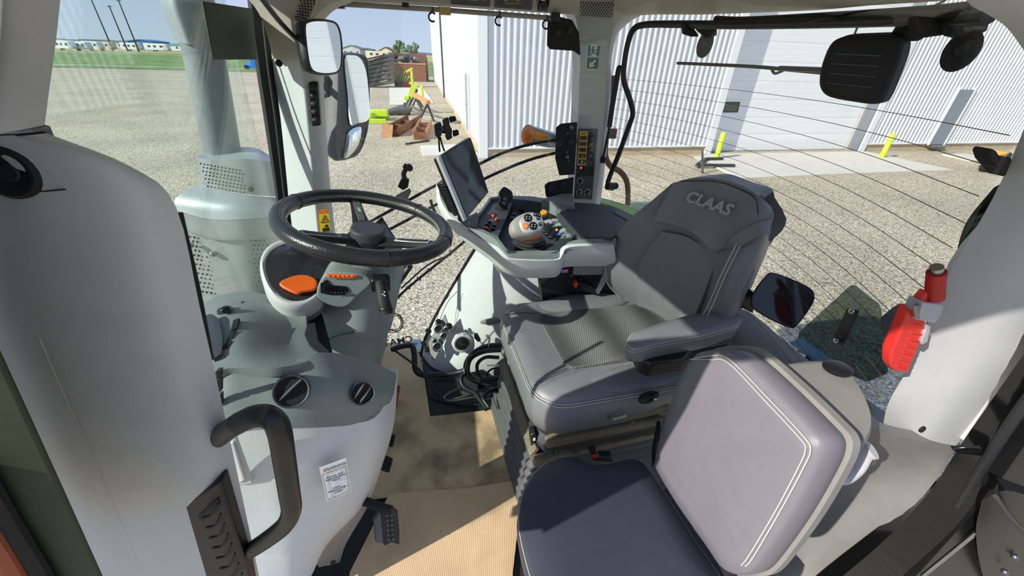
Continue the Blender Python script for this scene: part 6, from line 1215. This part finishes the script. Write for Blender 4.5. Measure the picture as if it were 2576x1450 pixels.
MB().tube([at(1556, 175, Y=1.54), at(1540, 270, Y=1.54), at(1533, 320, Y=1.54)], .010, 12, 1).build('cylinder', 'black', gs); MB().tube([at(1533, 320, Y=1.54), at(1517, 400, Y=1.54)], .005, 10, 1).build('rod', 'black', gs); MB().sphere(at(1558, 172, Y=1.54), .011, 12).build('ball_end', 'black', gs); MB().box(at(1517, 402, Y=1.54), (.018, .018, .026)).build('end_fitting', 'black', gs, bevel=.003)
bpp = thing('brown_pipe', 'bent brown steel pipe outside the rear window', 'pipe')
MB().tube([at(x, y, Y=1.72) for x, y in [(1546, 190), (1535, 260), (1524, 360), (1524, 395), (1536, 418), (1560, 432), (1576, 455), (1580, 490), (1578, 525)]], .013, 12, 4, flat=.6).build('tube', 'brown_pipe', bpp); MB().box(at(1541, 336, Y=1.70), (.03, .02, .04)).build('bracket', 'brown_pipe', bpp)
rw = thing('rear_wiper', 'thin black wiper blade on the rear window', 'wiper')
MB().tube([at(x, y, Y=q) for x, y, q in [(1704, 159, 1.36), (1800, 163, 1.22), (1900, 168, 1.1), (1990, 176, 1.0), (2080, 184, .92)]], .0045, 8, 3).build('blade', 'black', rw); MB().tube([at(x, y, Y=q) for x, y, q in [(1960, 172, 1.03), (2040, 175, .95), (2150, 180, .87)]], .006, 8, 3).build('arm', 'black_metal', rw); MB().tube([at(x, y, Y=1.05) for x, y in [(1942, 176), (1950, 185), (1970, 178)]], .0035, 8, 3).build('clip', 'black', rw)
rl = thing('black_housing', 'large black plastic housing with four fine grooves hanging at the rear window', 'housing')
LN = V((-.55, -.80, .12)).normalized(); L0 = at(2180, 175, Y=.62); lq2 = lambda x, y, d=0: on(x, y, L0, LN)+LN*d
lP = crom([lq2(*a) for a in [(2063, 200), (2070, 160), (2090, 112), (2120, 92), (2180, 87), (2260, 86), (2276, 100), (2272, 140), (2250, 200), (2228, 250), (2205, 262), (2150, 256), (2090, 244), (2068, 226)]], 3, True); l0c = sum(lP, V())/len(lP)
bsh = (lq2(2228, 165)-lq2(2190, 178))*1.0
MB().rings([[l0c+(q-l0c)*s+LN*d+bsh*e for q in lP] for s, d, e in ((.80, .008, 0), (.95, .003, 0), (1.0, -.008, .05), (1.03, -.03, .8), (1.0, -.036, 1.0), (.9, -.04, 1.0))]).build('housing', 'black_matte', rl, smooth=50)
for a, b in (((2096, 138), (2212, 143)), ((2088, 162), (2204, 169)), ((2082, 186), (2196, 195)), ((2074, 209), (2187, 222))): MB().bar(lq2(*a, .0085), lq2(*b, .0085), .0012, .0012).build('groove', 'black_gloss', rl)
MB().prism([at(x, y, Y=.60) for x, y in [(2285, 85), (2310, 45), (2345, 55), (2330, 95), (2315, 105)]], .03).build('mount', 'black_matte', rl, bevel=.005)
# ---- behind the rear window, on the tractor
sm = thing('emblem_plate', 'dark smoked truncated triangle plate outside the rear window', 'plate')
MB().prism([at(x, y, X=1.35) for x, y in [(2140, 718), (2148, 718), (2208, 766), (2213, 780), (2231, 935), (2226, 943), (2180, 962), (2006, 885), (2005, 866), (2010, 836)]], .006).build('plate', 'emblem_glass', sm)
st2 = MB().prism([at(x, y, X=1.33) for x, y in [(2130, 775), (2160, 782), (2120, 870), (2090, 860)]], .006).build('strap', 'black_metal', sm, bevel=.002)
for px in ((2143, 783), (2104, 857)): MB().sphere(at(*px, X=1.32), .010, 10).build('bolt', 'steel', st2)
MB().prism([at(x, y, X=1.33) for x, y in [(1985, 862), (2015, 850), (2095, 910), (2080, 935)]], .01).build('lower_bracket', 'roof_blue', sm)
MB().sheet([[at(x, y, X=1.42) for x, y in [(2215, 800), (2260, 765), (2290, 775)]], [at(x, y, X=1.42) for x, y in [(2220, 840), (2265, 810), (2290, 820)]], [at(x, y, X=1.42) for x, y in [(2225, 850), (2260, 845), (2280, 850)]]], 3, 3, .03).build('hook_casting', 'slate_grey', sm)
MB().tube([at(2040, 905, X=1.33), V((1.3, 1.0, .02)), V((.84, 1.0, -.03))], .02, 10, 3).build('mount_post', 'black_metal', sm)
fe_ = thing('rear_fender', 'green rear fender of the tractor behind the far pillar', 'fender')
MB().sheet([[at(x, y, Y=q) for x, y, q in r] for r in [[(1470, 488, 1.66), (1540, 505, 1.66), (1600, 525, 1.66), (1680, 565, 1.66)], [(1470, 500, 1.6), (1545, 520, 1.6), (1600, 545, 1.6), (1680, 590, 1.6)]]], 4, 3, .02).build('shell', 'tractor_green', fe_); MB().prism([at(x, y, Y=1.75) for x, y in [(1580, 514), (1640, 512), (1700, 530), (1690, 560), (1620, 540)]], .03).build('tread_plate', 'tread_green', fe_)
# ---- cardboard, mats, cables on the floor
def card(px, z, label, th=.004, m='cardboard'):
    t = MB().prism([at(x, y, Z=z) for x, y in px], 0, (0, 0, -th)).build('cardboard_sheet', m, smooth=0); return tag(t, label, 'cardboard', 'cardboard on the cab floor')
def card_mat(nm, dirt):
    m = mat(nm, (216, 185, 145), .85, var=.05, vscale=18, bump=.1); n = m.node_tree; b = n.nodes['Principled BSDF']
    tc = n.nodes.new('ShaderNodeTexCoord'); mp_ = n.nodes.new('ShaderNodeMapping'); mp_.inputs['Rotation'].default_value = (0, 0, .12); n.links.new(tc.outputs['Object'], mp_.inputs[0])
    wv = n.nodes.new('ShaderNodeTexWave'); wv.inputs['Scale'].default_value = 58; wv.inputs['Distortion'].default_value = .4; n.links.new(mp_.outputs[0], wv.inputs['Vector'])
    nz = n.nodes.new('ShaderNodeTexNoise'); nz.inputs['Scale'].default_value = 7; nz.inputs['Detail'].default_value = 6; n.links.new(tc.outputs['Object'], nz.inputs['Vector'])
    r = n.nodes.new('ShaderNodeValToRGB'); r.color_ramp.elements[0].position = .44; r.color_ramp.elements[0].color = (1, 1, 1, 1); r.color_ramp.elements[1].position = .66; r.color_ramp.elements[1].color = (dirt, dirt*.97, dirt*.95, 1); n.links.new(nz.outputs['Fac'], r.inputs[0])
    src = b.inputs['Base Color'].links[0].from_socket; m1 = n.nodes.new('ShaderNodeMix'); m1.data_type = 'RGBA'; m1.blend_type = 'MULTIPLY'; m1.inputs[0].default_value = 1; n.links.new(src, m1.inputs[6]); n.links.new(r.outputs[0], m1.inputs[7])
    r2 = n.nodes.new('ShaderNodeMapRange'); r2.inputs[3].default_value = .88; r2.inputs[4].default_value = 1.06; n.links.new(wv.outputs['Fac'], r2.inputs[0])
    m2_ = n.nodes.new('ShaderNodeMix'); m2_.data_type = 'RGBA'; m2_.blend_type = 'MULTIPLY'; m2_.inputs[0].default_value = 1; n.links.new(m1.outputs[2], m2_.inputs[6]); n.links.new(r2.outputs[0], m2_.inputs[7]); n.links.new(m2_.outputs[2], b.inputs['Base Color'])
    bp = n.nodes.new('ShaderNodeBump'); bp.inputs['Strength'].default_value = .35; bp.inputs['Distance'].default_value = .002; n.links.new(wv.outputs['Fac'], bp.inputs['Height']); n.links.new(bp.outputs[0], b.inputs['Normal'])
card_mat('cardboard', .86); card_mat('cardboard_dirty', .40)
card([(940, 860), (1040, 868), (1060, 900), (1082, 1048), (1095, 1062), (960, 1075), (900, 1060)], .006, 'clean far strip of cardboard below the far door')
card([(900, 1050), (1086, 1048), (1247, 1030), (1268, 1080), (1312, 1215), (1180, 1232), (985, 1250), (880, 1262)], .011, 'scuffed middle sheet of cardboard before the driver seat', m='cardboard_dirty')
card([(980, 1242), (1180, 1228), (1300, 1208), (1315, 1222), (1290, 1440), (1284, 1600), (860, 1600), (880, 1440), (935, 1330)], .016, 'near sheet of cardboard by the door')
hc_ = thing('cable_bundle', 'coiled bundle of black corrugated cables beside the driver seat', 'cable')
def cab_(pts, r, nm='cable', m_='black'): MB().tube([at(x, y, Y=q) for x, y, q in pts], r, 8, 6).build(nm, m_, hc_, smooth=60)
cab_([(985, 880, 1.36), (1010, 872, 1.36), (1035, 870, 1.35), (1042, 890, 1.33), (1045, 930, 1.28), (1065, 945, 1.25), (1100, 944, 1.25), (1150, 938, 1.24), (1175, 930, 1.23)], .012, 'conduit')
cab_([(1270, 870, 1.15), (1225, 872, 1.17), (1190, 890, 1.19), (1172, 920, 1.2), (1180, 950, 1.2), (1220, 965, 1.18), (1260, 965, 1.15)], .011, 'conduit'); cab_([(1262, 880, 1.13), (1215, 885, 1.15), (1182, 905, 1.17), (1178, 940, 1.17), (1205, 958, 1.16), (1255, 958, 1.13)], .010, 'conduit'); cab_([(1255, 900, 1.12), (1220, 900, 1.14), (1200, 920, 1.15), (1210, 950, 1.14), (1250, 950, 1.12)], .007)
cab_([(1178, 930, 1.2), (1160, 950, 1.17), (1168, 975, 1.13), (1195, 990, 1.08), (1210, 1010, 1.04), (1225, 1030, 1.0)], .010, 'conduit'); cab_([(1262, 980, 1.08), (1235, 985, 1.06), (1215, 1000, 1.03), (1230, 1025, .99)], .009, 'conduit')
cab_([(990, 880, 1.36), (1050, 925, 1.25), (1090, 975, 1.17), (1115, 1003, 1.12), (1135, 1005, 1.11), (1190, 990, 1.1), (1265, 960, 1.1)], .0045); cab_([(1180, 975, 1.13), (1140, 985, 1.12), (1118, 1003, 1.1), (1140, 1008, 1.09), (1190, 1000, 1.08)], .007)
cab_([(1262, 925, 1.12), (1235, 930, 1.14), (1225, 945, 1.15), (1240, 955, 1.14), (1262, 948, 1.12)], .004); cab_([(1225, 920, 1.13), (1255, 920, 1.12)], .003, 'sleeve', 'white_print')
MB().prism([at(x, y, Y=1.22) for x, y in [(1192, 842), (1202, 843), (1210, 858), (1203, 862), (1193, 852)]], .014).build('plug', 'black', hc_, bevel=.002); cab_([(1207, 860, 1.22), (1218, 868, 1.2), (1228, 872, 1.18)], .0022, 'lead', 'grey_print')
for px in ((1228, 870), (1166, 934)): disc(at(*px, Y=1.17), V((1, 0, .2)), .013, .006).build('cable_tie', 'zinc', hc_)
cnp = thing('connector_plate', 'grey plate with round sockets and hanging dust caps on the wheel arch', 'socket plate')
zq = lambda x, y, Y=1.36: at(980+x/3.294, 620+y/3.294, Y=Y)
MB().prism([zq(*a, q) for a, q in [((455, 565), 1.345), ((498, 690), 1.31), ((370, 950), 1.30), ((350, 930), 1.31), ((320, 800), 1.35), ((400, 680), 1.37)]], .004).build('plate', 'dusty_grey', cnp)
for x, y, r, q in ((405, 680, .020, 1.315), (450, 740, .017, 1.30), (395, 830, .022, 1.295), (375, 780, .011, 1.305), (475, 680, .014, 1.30)):
    s_ = MB().lathe(zq(x, y, q), V((.1, -1, .3)), [(r, -.006), (r, .008), (r*.85, .010), (r*.8, .002)], 20).build('socket', 'zinc', cnp); MB().lathe(zq(x, y, q-.002), V((.1, -1, .3)), [(r*.7, 0), (r*.6, .003)], 14).build('socket_core', 'black', s_)
for x, y, q in ((320, 708, 1.36), (280, 812, 1.36), (310, 858, 1.34), (405, 632, 1.33), (492, 665, 1.29)):
    c = zq(x, y, q); MB().lathe(c, V((.2, -.5, .9)), [(.013, 0), (.014, .006), (.010, .010)], 16).build('dust_cap', 'black', cnp); MB().tube([c, c+V((.012, -.01, -.02)), c+V((.03, -.005, .0))], .0013, 6, 4).build('cap_strap', 'black', cnp)
for a in ([(395, 610, 1.35), (400, 570, 1.36), (440, 480, 1.38), (500, 400, 1.40)], [(415, 610, 1.35), (440, 550, 1.36), (490, 450, 1.38), (560, 375, 1.40)]): MB().tube([zq(*q[:2], q[2]-.0) for q in a], .0012, 6, 5).build('wire', 'ink', cnp)
rvn = thing('floor_air_vent', 'round black air vent in the pale wheel arch', 'vent')
c = at(1163, 863, Y=1.295); n_ = V((.1, -1, .25)).normalized()
MB().lathe(c, n_, [(.045, -.01), (.043, .006), (.035, .010), (.032, .008)], 32).build('surround', 'trim_pale', rvn); v_ = round_vent(rvn, c+n_*.010, n_, .029, []); v_.name = 'vent_ring'
MB().lathe(c+n_*.004, n_, [(.027, 0), (.026, .008), (.01, .010)], 28).build('shutter', 'black', rvn); x, y, z = frame(n_); MB().tube([c+n_*.0155+x*.02-y*.012, c+n_*.016, c+n_*.0155-x*.02+y*.012], .001, 6, 2).build('shutter_line', 'gun', rvn)
settle_origins()
